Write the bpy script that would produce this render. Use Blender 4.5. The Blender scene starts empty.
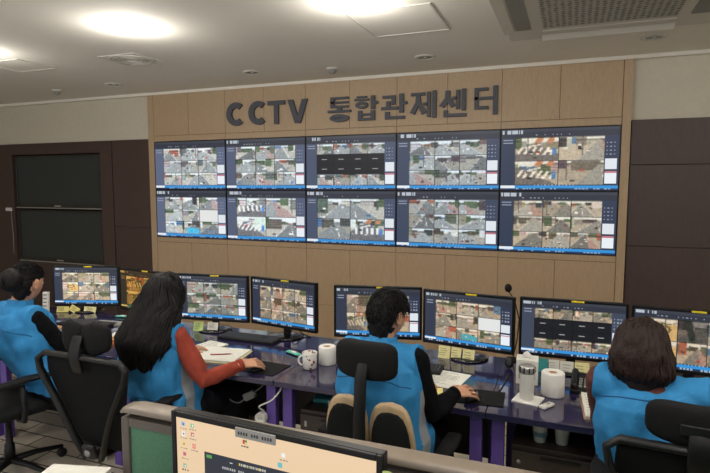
import bpy, bmesh, math, random
import numpy as np
from mathutils import Vector, Matrix, noise
from mathutils.bvhtree import BVHTree
C = bpy.context.scene.collection
PI = math.pi
V = Vector
random.seed(7)

# ---------------------------------------------------------------- materials
def lin(c):
    return tuple((x/12.92 if x <= .04045 else ((x+.055)/1.055)**2.4) for x in c)
def rgb(r, g, b): return lin((r/255, g/255, b/255))
def mat(name, col, rough=.5, metal=0., noise_amt=.0, noise_scale=20., bump=0., bump_scale=80., spec=.5, emit=None, estr=0., coat=0., sheen=0., alpha=1., trans=0.):
    m = bpy.data.materials.new(name); m.use_nodes = True
    nt = m.node_tree; N = nt.nodes; L = nt.links
    b = N['Principled BSDF']
    b.inputs['Roughness'].default_value = rough; b.inputs['Metallic'].default_value = metal
    b.inputs['Specular IOR Level'].default_value = spec
    b.inputs['Coat Weight'].default_value = coat; b.inputs['Sheen Weight'].default_value = sheen
    b.inputs['Alpha'].default_value = alpha; b.inputs['Transmission Weight'].default_value = trans
    c4 = (*col, 1)
    b.inputs['Base Color'].default_value = c4
    tc = N.new('ShaderNodeTexCoord')
    if noise_amt > 0:
        n = N.new('ShaderNodeTexNoise'); n.inputs['Scale'].default_value = noise_scale; n.inputs['Detail'].default_value = 4
        L.new(tc.outputs['Object'], n.inputs['Vector'])
        r = N.new('ShaderNodeValToRGB'); r.color_ramp.elements[0].position = .3; r.color_ramp.elements[1].position = .7
        r.color_ramp.elements[0].color = (*[x*(1-noise_amt) for x in col], 1)
        r.color_ramp.elements[1].color = (*[min(1, x*(1+noise_amt)) for x in col], 1)
        L.new(n.outputs['Fac'], r.inputs['Fac']); L.new(r.outputs['Color'], b.inputs['Base Color'])
    if bump > 0:
        n2 = N.new('ShaderNodeTexNoise'); n2.inputs['Scale'].default_value = bump_scale; n2.inputs['Detail'].default_value = 3
        L.new(tc.outputs['Object'], n2.inputs['Vector'])
        bp = N.new('ShaderNodeBump'); bp.inputs['Strength'].default_value = bump; bp.inputs['Distance'].default_value = .01
        L.new(n2.outputs['Fac'], bp.inputs['Height']); L.new(bp.outputs['Normal'], b.inputs['Normal'])
    if emit:
        b.inputs['Emission Color'].default_value = (*emit, 1); b.inputs['Emission Strength'].default_value = estr
    return m
def wood(name, c1, c2, rough=.5, scale=(14, 14, 1.2), dist=2.0):
    m = bpy.data.materials.new(name); m.use_nodes = True
    nt = m.node_tree; N = nt.nodes; L = nt.links; b = N['Principled BSDF']
    b.inputs['Roughness'].default_value = rough
    tc = N.new('ShaderNodeTexCoord'); mp = N.new('ShaderNodeMapping'); mp.inputs['Scale'].default_value = scale
    n = N.new('ShaderNodeTexNoise'); n.inputs['Scale'].default_value = 6; n.inputs['Detail'].default_value = 6; n.inputs['Distortion'].default_value = dist
    r = N.new('ShaderNodeValToRGB'); r.color_ramp.elements[0].position = .35; r.color_ramp.elements[1].position = .65
    r.color_ramp.elements[0].color = (*c1, 1); r.color_ramp.elements[1].color = (*c2, 1)
    L.new(tc.outputs['Object'], mp.inputs['Vector']); L.new(mp.outputs['Vector'], n.inputs['Vector'])
    L.new(n.outputs['Fac'], r.inputs['Fac']); L.new(r.outputs['Color'], b.inputs['Base Color'])
    return m
def screen_mat():
    m = bpy.data.materials.new('lit_display'); m.use_nodes = True
    nt = m.node_tree; N = nt.nodes; L = nt.links; b = N['Principled BSDF']
    b.inputs['Base Color'].default_value = (.01, .01, .012, 1); b.inputs['Roughness'].default_value = .35
    b.inputs['Specular IOR Level'].default_value = .3
    a = N.new('ShaderNodeAttribute'); a.attribute_name = 'picture'
    L.new(a.outputs['Color'], b.inputs['Emission Color']); b.inputs['Emission Strength'].default_value = .84
    return m
def floor_mat():
    m = bpy.data.materials.new('floor_tile'); m.use_nodes = True
    nt = m.node_tree; N = nt.nodes; L = nt.links; b = N['Principled BSDF']
    b.inputs['Roughness'].default_value = .4
    tc = N.new('ShaderNodeTexCoord'); br = N.new('ShaderNodeTexBrick')
    br.offset = .5
    br.inputs['Scale'].default_value = 1.; br.inputs['Brick Width'].default_value = .45; br.inputs['Row Height'].default_value = .15
    br.inputs['Mortar Size'].default_value = .006
    br.inputs['Color1'].default_value = (*rgb(215, 206, 186), 1); br.inputs['Color2'].default_value = (*rgb(190, 180, 160), 1)
    br.inputs['Mortar'].default_value = (*rgb(50, 44, 38), 1)
    n = N.new('ShaderNodeTexNoise'); n.inputs['Scale'].default_value = 30; n.inputs['Detail'].default_value = 6
    mx = N.new('ShaderNodeMixRGB'); mx.blend_type = 'MULTIPLY'; mx.inputs['Fac'].default_value = .35
    L.new(tc.outputs['Object'], br.inputs['Vector']); L.new(tc.outputs['Object'], n.inputs['Vector'])
    L.new(br.outputs['Color'], mx.inputs['Color1']); L.new(n.outputs['Color'], mx.inputs['Color2'])
    L.new(mx.outputs['Color'], b.inputs['Base Color'])
    return m
def floral_mat():
    m = bpy.data.materials.new('floral_china'); m.use_nodes = True
    nt = m.node_tree; N = nt.nodes; L = nt.links; b = N['Principled BSDF']
    b.inputs['Roughness'].default_value = .2
    tc = N.new('ShaderNodeTexCoord'); v = N.new('ShaderNodeTexVoronoi'); v.inputs['Scale'].default_value = 42
    r = N.new('ShaderNodeValToRGB'); r.color_ramp.interpolation = 'CONSTANT'
    e = r.color_ramp.elements; e[0].color = (*rgb(160, 50, 70), 1); e[1].position = .22; e[1].color = (*rgb(90, 110, 80), 1)
    x = e.new(.3); x.color = (*rgb(226, 222, 212), 1)
    L.new(tc.outputs['Object'], v.inputs['Vector']); L.new(v.outputs['Distance'], r.inputs['Fac']); L.new(r.outputs['Color'], b.inputs['Base Color'])
    return m
def perforated(name, c1, c2, scale):
    m = bpy.data.materials.new(name); m.use_nodes = True
    nt = m.node_tree; N = nt.nodes; L = nt.links; b = N['Principled BSDF']
    tc = N.new('ShaderNodeTexCoord'); v = N.new('ShaderNodeTexVoronoi'); v.inputs['Scale'].default_value = scale; v.inputs['Randomness'].default_value = .15
    r = N.new('ShaderNodeValToRGB'); e = r.color_ramp.elements
    e[0].position = .35; e[0].color = (*c2, 1); e[1].position = .45; e[1].color = (*c1, 1)
    L.new(tc.outputs['Object'], v.inputs['Vector']); L.new(v.outputs['Distance'], r.inputs['Fac']); L.new(r.outputs['Color'], b.inputs['Base Color'])
    return m

M = dict(
    ceiling=mat('ceiling_paint', rgb(226, 222, 212), .9, noise_amt=.02, noise_scale=2),
    cream=mat('cream_wallpaper', rgb(196, 189, 172), .85, noise_amt=.03, noise_scale=30, bump=.1),
    panel=wood('beige_wood', rgb(166, 142, 112), rgb(178, 153, 122), .5),
    groove=mat('groove_shadow_gap', rgb(70, 50, 32), .8),
    brown=wood('dark_brown_wood', rgb(60, 44, 40), rgb(70, 52, 46), .45),
    niche=mat('niche_black', rgb(34, 28, 26), .7),
    floor=floor_mat(),
    bezel=mat('black_bezel', rgb(13, 13, 14), .35, spec=.3), gloss_black=mat('piano_black', rgb(14, 14, 16), .12, coat=.5),
    tvscreen=mat('tv_glass_off', rgb(40, 46, 47), .22),
    screen=screen_mat(), silver=mat('brushed_silver', rgb(190, 190, 190), .3, metal=.9),
    letter=mat('sign_letter_grey', rgb(70, 72, 80), .6, noise_amt=.03),
    desk=mat('violet_glass_top', rgb(38, 33, 66), .12, noise_amt=.08, noise_scale=3, coat=.6),
    deskedge=mat('desk_edge_violet', rgb(48, 40, 92), .4),
    purple=mat('purple_steel', rgb(92, 70, 150), .45, noise_amt=.03),
    cabinet=wood('dark_cabinet', rgb(46, 36, 33), rgb(58, 46, 41), .45, (2, 14, 14)),
    black=mat('black_plastic', rgb(18, 18, 19), .45, spec=.35), black_soft=mat('black_foam', rgb(17, 17, 18), .8, spec=.25, noise_amt=.15, noise_scale=60, bump=.2, bump_scale=300),
    mesh=mat('chair_mesh_fabric', rgb(19, 20, 21), .85, spec=.2, noise_amt=.2, noise_scale=120, bump=.4, bump_scale=500),
    beige=mat('beige_chair_shell', rgb(176, 150, 116), .5, noise_amt=.05),
    key=mat('key_black', rgb(52, 53, 57), .5), white_plastic=mat('white_plastic', rgb(214, 212, 204), .4),
    paper=mat('paper_white', rgb(218, 216, 206), .9, noise_amt=.03, noise_scale=8), tissue=mat('soft_tissue', rgb(222, 220, 214), .95, bump=.3, bump_scale=60),
    yellow=mat('sticky_note_yellow', rgb(235, 222, 140), .9), paleyellow=mat('sticky_note_pale', rgb(232, 224, 165), .9, noise_amt=.08, noise_scale=60),
    green_note=mat('sticky_note_green', rgb(188, 205, 130), .9), teal=mat('teal_plastic', rgb(50, 140, 140), .5), mint=mat('mint_packet', rgb(90, 175, 155), .5),
    sticker=mat('yellow_sticker', rgb(225, 200, 30), .6), orange=mat('orange_folder', rgb(205, 130, 70), .7), kraft=mat('kraft_board', rgb(170, 130, 90), .8),
    ink=mat('pencil_ink', rgb(90, 88, 86), .9), redink=mat('red_ink', rgb(150, 60, 70), .9), blueink=mat('blue_print', rgb(110, 140, 150), .9),
    china=mat('white_china', rgb(224, 221, 212), .2), floral=floral_mat(), steel=mat('steel_rim', rgb(190, 188, 185), .35, metal=.7),
    vest=mat('blue_vest_cloth', rgb(38, 126, 182), .8, noise_amt=.06, noise_scale=14, bump=.25, bump_scale=40),
    vestgrey=mat('grey_vest_gusset', rgb(140, 145, 150), .8), seam=mat('vest_seam', rgb(18, 72, 120), .9),
    red=mat('rust_red_knit', rgb(142, 54, 36), .9, noise_amt=.08, noise_scale=40, bump=.3, bump_scale=160),
    blackcloth=mat('black_knit', rgb(12, 12, 15), .95, spec=.12, noise_amt=.1, noise_scale=40, bump=.2, bump_scale=100),
    maroon=mat('maroon_knit', rgb(88, 44, 38), .9, noise_amt=.08, noise_scale=40, bump=.2), collar=mat('grey_collar', rgb(120, 115, 110), .9),
    trousers=mat('dark_trousers', rgb(20, 21, 27), .95, spec=.15, noise_amt=.1, noise_scale=20, bump=.15), shoe=mat('dark_shoe', rgb(24, 22, 22), .6),
    skin=mat('skin', rgb(196, 146, 116), .55, noise_amt=.04, noise_scale=30), lips=mat('lips', rgb(160, 90, 82), .5), brow=mat('brow_hair', rgb(40, 30, 26), .9),
    hair_black=mat('black_hair', rgb(15, 12, 12), .55, spec=.22, noise_amt=.25, noise_scale=60, bump=.3, bump_scale=120),
    hair_brown=mat('dark_brown_hair', rgb(40, 26, 22), .5, spec=.25, noise_amt=.3, noise_scale=50, bump=.3, bump_scale=120),
    eye=mat('eye_white', rgb(220, 215, 210), .2), iris=mat('iris_dark', rgb(30, 20, 15), .1),
    capbeige=mat('beige_metal_cap', rgb(132, 120, 107), .35, noise_amt=.03), felt=mat('green_felt', rgb(84, 128, 100), .95, noise_amt=.1, noise_scale=150, bump=.3, bump_scale=400),
    frame_grey=mat('partition_frame', rgb(88, 80, 72), .45), ac=mat('ac_white', rgb(198, 196, 186), .5), ac_dark=mat('ac_louver', rgb(130, 130, 124), .5),
    grille=perforated('ac_grille', rgb(160, 160, 152), rgb(84, 84, 80), 26), cable=mat('grey_cable', rgb(130, 130, 128), .5), darkcable=mat('black_cable', rgb(18, 18, 18), .5),
    lamp_on=mat('lamp_lens_lit', rgb(255, 250, 235), .4, emit=(1, .95, .84), estr=60.), lamp_off=mat('lamp_lens_off', rgb(120, 120, 115), .15), deskfront=mat('front_desk_top', rgb(120, 105, 88), .5),
    pictext=mat('dark_label', rgb(60, 58, 60), .8), label=mat('grey_label', rgb(150, 150, 145), .6), cover=mat('notebook_cover', rgb(150, 120, 90), .7), speck=mat('speckled_board', rgb(120, 118, 112), .7, noise_amt=.5, noise_scale=160),
)

# ---------------------------------------------------------------- mesh building
class MB:
    def __init__(s): s.bm = bmesh.new(); s.mi = 0
    def _tag(s, n0):
        s.bm.faces.ensure_lookup_table()
        for f in s.bm.faces[n0:]: f.material_index = s.mi
    def box(s, c, d, rot=None):
        n0 = len(s.bm.faces)
        m = Matrix.Translation(V(c)) @ (rot.to_4x4() if rot else Matrix.Identity(4)) @ Matrix.Diagonal((*d, 1))
        bmesh.ops.create_cube(s.bm, size=1, matrix=m); s._tag(n0); return s
    def b2(s, a, b): return s.box([(a[i]+b[i])/2 for i in range(3)], [abs(b[i]-a[i]) for i in range(3)])
    def lathe(s, prof, c=(0, 0, 0), seg=28, rot=None):
        n0 = len(s.bm.faces); rings = []; c = V(c)
        for r, z in prof:
            if r < 1e-5:
                p = V((0, 0, z)); p = rot @ p if rot else p; rings.append([s.bm.verts.new(c+p)])
            else:
                ring = []
                for i in range(seg):
                    a = 2*PI*i/seg; p = V((r*math.cos(a), r*math.sin(a), z)); p = rot @ p if rot else p; ring.append(s.bm.verts.new(c+p))
                rings.append(ring)
        for A, B in zip(rings, rings[1:]):
            if len(A) == 1 and len(B) == 1: continue
            for i in range(seg):
                j = (i+1) % seg
                if len(A) == 1: s.bm.faces.new((A[0], B[i], B[j]))
                elif len(B) == 1: s.bm.faces.new((A[i], A[j], B[0]))
                else: s.bm.faces.new((A[i], A[j], B[j], B[i]))
        s._tag(n0); return s
    def loft(s, pts, rad, seg=14, up=V((0, -1, 0)), caps=True, pw=2.0, rounded=True):
        """tube of superellipse sections along pts; rad = r or (rx, ry); rx lies along up x tangent, ry along up"""
        n0 = len(s.bm.faces); pts = [V(p) for p in pts]; n = len(pts)
        R = [(r, r) if not isinstance(r, (tuple, list)) else tuple(r) for r in rad]
        if rounded and caps:
            t0 = (pts[1]-pts[0]).normalized(); t1 = (pts[-1]-pts[-2]).normalized()
            a, b = min(R[0]), min(R[-1])
            pts = [pts[0]-t0*a*.85, pts[0]-t0*a*.5]+pts+[pts[-1]+t1*b*.5, pts[-1]+t1*b*.85]
            R = [(R[0][0]*.45, R[0][1]*.45), (R[0][0]*.85, R[0][1]*.85)]+R+[(R[-1][0]*.85, R[-1][1]*.85), (R[-1][0]*.45, R[-1][1]*.45)]
            n += 4
        rings = []; up = V(up)
        for i in range(n):
            t = (pts[min(i+1, n-1)]-pts[max(i-1, 0)]).normalized()
            u = up-t*up.dot(t)
            if u.length < 1e-3: u = V((1, 0, 0))-t*t.x
            u.normalize(); w = t.cross(u).normalized(); up = u
            ring = []
            for k in range(seg):
                a = 2*PI*k/seg; ca, sa = math.cos(a), math.sin(a)
                x = math.copysign(abs(ca)**(2/pw), ca)*R[i][0]; y = math.copysign(abs(sa)**(2/pw), sa)*R[i][1]
                ring.append(s.bm.verts.new(pts[i]+w*x+u*y))
            rings.append(ring)
        for A, B in zip(rings, rings[1:]):
            for k in range(seg):
                j = (k+1) % seg; s.bm.faces.new((A[k], A[j], B[j], B[k]))
        if caps: s.bm.faces.new(rings[0][::-1]); s.bm.faces.new(rings[-1])
        s._tag(n0); return s
    def tube(s, pts, r, seg=8): return s.loft(pts, [r]*len(pts), seg, up=V((.13, .97, .2)), rounded=False)
    def ell(s, c, r, rot=None, seg=20, rings=14):
        n0 = len(s.bm.faces)
        m = Matrix.Translation(V(c)) @ (rot.to_4x4() if rot else Matrix.Identity(4)) @ Matrix.Diagonal((*r, 1))
        bmesh.ops.create_uvsphere(s.bm, u_segments=seg, v_segments=rings, radius=1, matrix=m); s._tag(n0); return s
    def prism(s, poly, z0, z1, fn):
        """extrude a 2-D outline; fn(u, v, w) gives the 3-D point"""
        n0 = len(s.bm.faces)
        A = [s.bm.verts.new(fn(u, v, z0)) for u, v in poly]; B = [s.bm.verts.new(fn(u, v, z1)) for u, v in poly]
        n = len(poly)
        for i in range(n): j = (i+1) % n; s.bm.faces.new((A[i], A[j], B[j], B[i]))
        s.bm.faces.new(A[::-1]); s.bm.faces.new(B); s._tag(n0); return s
    def build(s, name, ms, parent=None, smooth=False, bevel=0., world=None, subsurf=0):
        bmesh.ops.recalc_face_normals(s.bm, faces=s.bm.faces[:])
        if world is not None: bmesh.ops.translate(s.bm, verts=s.bm.verts[:], vec=-V(world))
        me = bpy.data.meshes.new(name); s.bm.to_mesh(me); s.bm.free()
        for m in (ms if isinstance(ms, (list, tuple)) else [ms]): me.materials.append(m)
        o = bpy.data.objects.new(name, me); C.objects.link(o)
        if parent: o.parent = parent
        if smooth:
            for p in me.polygons: p.use_smooth = True
        if bevel:
            b = o.modifiers.new('bevel', 'BEVEL'); b.width = bevel; b.segments = 2; b.limit_method = 'ANGLE'; b.angle_limit = .6
            if not smooth:
                for p in me.polygons: p.use_smooth = True
                b.harden_normals = True
        if subsurf:
            q = o.modifiers.new('sub', 'SUBSURF'); q.levels = subsurf; q.render_levels = subsurf
        return o
def thing(name, label, cat, loc=(0, 0, 0), rz=0., group=None):
    o = bpy.data.objects.new(name, None); C.objects.link(o); o.empty_display_size = .1
    o.location = loc; o.rotation_euler = (0, 0, rz); return tag(o, label, cat, group)
def tag(o, label, cat, group=None, kind=None):
    o['label'] = label; o['category'] = cat
    if group: o['group'] = group
    if kind: o['kind'] = kind
    return o
def struct(name, mb, m, **k):
    o = mb.build(name, m, **k); o['kind'] = 'structure'; return o
def dup(root, loc, rz, label=None):
    r = root.copy(); C.objects.link(r); r.location = loc; r.rotation_euler = (0, 0, rz)
    if label: r['label'] = label
    def rec(src, dst):
        for ch in list(src.children):
            c = ch.copy(); C.objects.link(c); c.parent = dst; rec(ch, c)
    rec(root, r)
    return r
def Rz(a): return Matrix.Rotation(a, 3, 'Z')
def Rx(a): return Matrix.Rotation(a, 3, 'X')
def Ry(a): return Matrix.Rotation(a, 3, 'Y')

# ---------------------------------------------------------------- what the displays show
def fillr(im, x0, y0, x1, y1, c):
    h, w, _ = im.shape
    im[int(round(y0*h)):int(round(y1*h)), int(round(x0*w)):int(round(x1*w))] = np.array(c)/255.
def feed(im, kind, rng, tint=(1, 1, 1), light=1.):
    """paints one camera view: a street running to a vanishing point between houses"""
    h, w, _ = im.shape
    yy, xx = np.mgrid[0:h, 0:w]; y = (yy+.5)/h; x = (xx+.5)/w
    if kind == 'blank': im[:] = np.array((226, 228, 226))/255.; return
    if kind == 'black':
        im[:] = np.array((20, 22, 28))/255.; im[h//2:h//2+1, int(w*.35):int(w*.65)] = .6; return
    hor = rng.uniform(.12, .34); vx = rng.uniform(.05, .95); day = rng.uniform(.85, 1.1)
    out = np.ones((h, w, 3))*np.array((.80, .84, .86))
    t = np.clip((y-hor)/(1-hor), 0, 1)
    # rows of houses on both sides, their roofs falling towards the vanishing point
    for sgn in (-1, 1):
        ns = int(rng.integers(3, 6)); ed = np.sort(rng.uniform(0, 1, ns)); prev = 0.
        dist = np.clip(sgn*(x-vx)/max(vx, 1-vx), 0, 1)
        for e0 in list(ed)+[1.01]:
            hh = hor-rng.uniform(.3, 1.)*e0*hor*1.3; gb = hor+rng.uniform(.12, .5)*e0
            c = np.array([rng.choice([.24, .34, .5, .64, .78])]*3)*np.array((1, .98, .94))+rng.normal(0, .03, 3)
            if rng.random() < .22: c = np.array((.28, .36, .24))
            if rng.random() < .08: c = np.array((.62, .32, .24))
            if rng.random() < .06: c = np.array((.25, .42, .62))
            q = (dist > prev) & (dist <= e0) & (y > hh) & (y < gb); out[q] = c
            q2 = q & (np.sin(y*h*1.9) > .3) & (rng.random() < .6); out[q2] = out[q2]*.72
            prev = e0
    l = vx-.03-rng.uniform(.35, .9)*t; r = vx+.03+rng.uniform(.35, .9)*t
    rc = np.array((.50, .52, .52))*rng.uniform(.72, 1.2)
    if kind == 'cross': rc = np.array((.36, .36, .37))
    pave = (y > hor) & (out.mean(-1) > .79); out[pave] = np.array((.62, .60, .55))*day
    road = (y > hor+.02) & (x > l) & (x < r); out[road] = rc
    if rng.random() < .6 and kind != 'cross':
        for e_ in (l+.03*t, r-.03*t): out[(np.abs(x-e_) < .006+.016*t) & (y > hor+.05)] = (.80, .81, .80)
    if rng.random() < .5 and kind != 'cross': out[(np.abs(x-vx-.1*t) < .005+.014*t) & (y > hor+.05) & (np.sin(1/(t+.08)*6) > 0)] = (.86, .86, .82)
    if rng.random() < .22: out[road & (x > vx+.12*t)] = (.62, .50, .48)
    if kind == 'cross':
        a = rng.uniform(-.5, .5); s = np.sin((x+a*y)*2*PI*6.5)
        out[(s > .1) & (y > .42+.2*(x-.5)*a) & (y < .74+.2*(x-.5)*a) & (x > .06) & (x < .9)] = (.84, .84, .82)
        s2 = np.sin((y*3.+x*1.2)*2*PI*2); out[(s2 > .2) & (y < .42) & (y > .24) & (x > .3) & (x < .62)] = (.8, .8, .78)
        if rng.random() < .8: out[(y < .24) & (x < .9) & (x > .45) & (np.sin(x*23+y*9) > -.2)] = (.72, .44, .28)
        out[(y > .48) & (y < .78) & (x > .86) & (x < .96)] = (.2, .45, .75)
    if kind == 'pool': out[(y > .5) & (x > .25) & (y-.35*x > .3)] = (.15, .62, .78)
    if kind == 'yellow':
        q = (y > .25) & (x > .25+.2*y); out[q] = np.array((.76, .66, .42)); out[(np.hypot((x-.55)/.25, (y-.5)/.2) < 1) & (np.hypot((x-.55)/.16, (y-.5)/.12) > 1)] = (.38, .32, .2)
    if kind == 'night': out *= np.array((.55, .55, .6)); out[(np.abs(x-.35-.2*y) < .12)] = (.1, .14, .13)
    for k in range(int(rng.integers(1, 6))):
        cy = rng.uniform(.35, .92); cx = rng.uniform(.15, .85); s = .02+.045*cy
        c = rng.choice([.92, .12, .25, .85])*np.ones(3)
        if rng.random() < .12: c = np.array((.7, .2, .15))
        if rng.random() < .12: c = np.array((.15, .4, .75))
        out[(np.abs(x-cx) < s) & (np.abs(y-cy) < s*.8)] = c; out[(np.abs(x-cx) < s*.7) & (np.abs(y-cy+s*.2) < s*.25)] = c*.4+.05
    if rng.random() < .5: out[(np.abs(x-rng.uniform(.1, .9)) < .012) & (y < .8)] = (.3, .3, .3)
    g = out.mean(-1, keepdims=True); out = g+(out-g)*(.8 if kind in ('cross', 'pool', 'yellow') else .8)
    out += rng.normal(0, .05, (h, w, 1))+rng.normal(0, .012, (h, w, 3))
    p = np.pad(out, ((1, 1), (1, 1), (0, 0)), 'edge'); bl = (p[:-2, 1:-1]+p[2:, 1:-1]+p[1:-1, :-2]+p[1:-1, 2:])/4
    out = out*.55+bl*.45; out = .57+(out-.5)*1.0
    im[:] = np.clip(out*np.array(tint)*light, .03, .97)
def grid_screen(w, h, spec, seed, tint=(1, 1, 1), light=1., side=(46, 53, 72), amber=False, title=True):
    rng = np.random.default_rng(seed); im = np.ones((h, w, 3))*np.array(side)/255.
    rows, cols, kinds = spec
    fillr(im, 0, 0, 1, .135, (46, 50, 62)); fillr(im, 0, 0, 1, .05, (58, 62, 72))
    if title: 
        for k in range(9):
            if rng.random() < .8: fillr(im, .012+.02*k, .02, .028+.02*k, .07, (180, 188, 198))
    xx = .2
    while xx < .62:
        if rng.random() < .6: fillr(im, xx, .085, xx+.014, .11, (150, 156, 168))
        xx += .035
    for k in range(3): fillr(im, .015, .16+k*.05, .1, .175+k*.05, (150, 158, 175) if k < 2 else side)
    X0, X1, Y0, Y1 = .125, .875, .14, .905
    for r in range(rows):
        for c in range(cols):
            a, b = X0+(X1-X0)*c/cols, X0+(X1-X0)*(c+1)/cols; t, u = Y0+(Y1-Y0)*r/rows, Y0+(Y1-Y0)*(r+1)/rows
            A, B, T, U = int(round(a*w)), int(round(b*w)), int(round(t*h)), int(round(u*h))
            k = kinds[(r*cols+c) % len(kinds)]
            sub = np.zeros((U-T, B-A, 3)); feed(sub, k, rng, tint, light)
            im[T:U, A:B] = sub; im[T:U, A:A+1] *= .55; im[T:T+1, A:B] *= .55
    # right-hand panel: dotted list, two white boxes
    for k in range(4):
        for j in range(3): fillr(im, .895+.03*j, .24+.06*k, .908+.03*j, .26+.06*k, (150, 158, 175))
    fillr(im, .885, .5, .985, .66, (222, 228, 234)); fillr(im, .885, .69, .985, .9, (232, 238, 244))
    fillr(im, .885, .7, .985, .72, (190, 120, 130))
    fillr(im, 0, .92, 1, .965, (50, 145, 215)); fillr(im, .0, .925, .13, .965, (225, 232, 240)); fillr(im, 0, .965, 1, 1, (34, 52, 84))
    xx = .05
    while xx < .95:
        if rng.random() < .55: fillr(im, xx, .965, xx+.02, .992, (150, 175, 200))
        xx += .03
    for k in range(12):
        fillr(im, .3+.03*k, .905, .312+.03*k, .92, (160, 165, 180))
    if amber: im = np.clip(im*np.array((1.0, .74, .36)), 0, 1)
    return im
def desktop_screen(w, h):
    im = np.zeros((h, w, 3)); rng = np.random.default_rng(5)
    y = np.linspace(0, 1, h)[:, None]; im[:] = np.array((236, 206, 168))/255.
    im += (np.array((-.02, -.02, -.02))*y)[:, None, :].reshape(h, 1, 3)
    cols = [(90, 160, 220), (70, 170, 90), (235, 235, 235), (190, 70, 70), (240, 200, 70), (235, 90, 60), (220, 80, 70), (90, 160, 110), (225, 60, 60), (200, 90, 80), (240, 240, 235), (240, 240, 240)]
    pos = [(.03, .035), (.085, .03), (.03, .115), (.085, .105), (.03, .2), (.09, .2), (.035, .285), (.035, .38), (.04, .47), (.035, .56), (.37, .065), (.57, .10)]
    for k, (a, b) in enumerate(pos):
        fillr(im, a, b, a+.018, b+.034, [int(v*.7+235*.3) for v in cols[k % 12]])
        fillr(im, a+.007, b+.012, a+.014, b+.026, (245, 240, 230) if k % 2 else (60, 80, 140))
        for j in range(3): fillr(im, a-.008+.014*j, b+.05, a+.002+.014*j, b+.058, (110, 100, 90))
    fillr(im, .372, .065, .384, .10, (200, 60, 50)); fillr(im, .384, .065, .394, .085, (60, 150, 80)); fillr(im, .382, .09, .394, .105, (235, 190, 50))
    fillr(im, .55, .18, .572, .215, (110, 190, 190))
    # dark viewer window
    fillr(im, .16, .235, 1, 1, (44, 48, 58)); fillr(im, .17, .255, .2, .285, (90, 160, 80)); fillr(im, .3, .275, .315, .285, (220, 220, 215))
    for k in range(14): fillr(im, .35+.01*k, .262, .357+.01*k, .285, (190, 190, 180) if k % 5 else (220, 190, 80))
    for k in range(18): fillr(im, .235+.011*k, .325, .242+.011*k, .342, (170, 172, 170) if rng.random() < .8 else (44, 48, 58))
    for k in range(9): fillr(im, .66+.038*k, .262, .672+.038*k, .29, (205, 205, 205))
    fillr(im, .2, .4, 1, 1, (30, 33, 40))
    for r in range(4):
        for c in range(4): feed(im[int(h*(.42+.13*r)):int(h*(.54+.13*r)), int(w*(.24+.18*c)):int(w*(.41+.18*c))], 'night', rng)
    return np.clip(im, 0, 1)
def screen_mesh(name, im, w, h, parent, y=0., x0=0., z1=0., mats=None):
    """flat grid in the x-z plane facing -y; (x0, z1) is its upper left corner; one face per picture element"""
    H, W, _ = im.shape
    xs = x0+np.arange(W+1)/W*w; zs = z1-np.arange(H+1)/H*h
    X, Z = np.meshgrid(xs, zs); co = np.stack([X, np.full_like(X, y), Z], -1).reshape(-1, 3)
    i = np.arange(H)[:, None]*(W+1)+np.arange(W)[None]
    F = np.stack([i, i+W+1, i+W+2, i+1], -1).reshape(-1, 4)
    me = bpy.data.meshes.new(name)
    me.vertices.add(len(co)); me.vertices.foreach_set('co', co.ravel().astype(np.float32))
    me.loops.add(F.size); me.loops.foreach_set('vertex_index', F.ravel().astype(np.int32))
    me.polygons.add(len(F)); me.polygons.foreach_set('loop_start', (np.arange(len(F))*4).astype(np.int32))
    me.update(calc_edges=True)
    a = me.color_attributes.new('picture', 'FLOAT_COLOR', 'CORNER')
    c = im.reshape(-1, 3); c = np.where(c <= .04045, c/12.92, ((c+.055)/1.055)**2.4)
    c = np.concatenate([c, np.ones((len(c), 1))], 1).repeat(4, 0)
    a.data.foreach_set('color', c.ravel().astype(np.float32))
    me.materials.append(M['screen'])
    o = bpy.data.objects.new(name, me); C.objects.link(o); o.parent = parent
    return o

R3 = (3, 3, ['road'])
WALL = [  # spec, seed
    (R3, 11), ((3, 3, ['road']), 12), ((4, 4, ['road']*4+['black']*8+['road']*4), 13), (R3, 14), ((2, 2, ['cross', 'road', 'cross', 'road']), 15),
    ((3, 3, ['road', 'road', 'road', 'road', 'road', 'blank', 'road', 'pool', 'road']), 16), ((2, 2, ['cross', 'road', 'cross', 'road']), 17),
    ((2, 2, ['road', 'road', 'road', 'cross']), 18), (R3, 19), (R3, 20)]

# ---------------------------------------------------------------- the room
CE = 2.86
struct('floor', MB().b2((-3.4, -6.6, -.05), (7.6, .2, 0)), M['floor'])
struct('ceiling', MB().b2((-3.4, -6.6, CE), (7.6, .2, CE+.1)), M['ceiling'])
struct('wall_back', MB().b2((-3.4, .2, 0), (7.6, .3, CE)), M['cream'])
struct('wall_left', MB().b2((-3.5, -6.6, 0), (-3.4, .2, CE)), M['cream'])
struct('wall_right', MB().b2((7.6, -6.6, 0), (7.7, .2, CE)), M['cream'])
# cream band above the brown panelling (both sides)
mb = MB(); mb.b2((-3.4, .05, 2.318), (-.09, .2, CE)); mb.b2((5.17, .05, 2.318), (7.6, .2, CE)); struct('trim_1', mb, M['cream'])
# cornice
struct('trim_2', MB().b2((-3.4, -.012, CE-.03), (7.6, .05, CE)), M['ceiling'])
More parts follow.
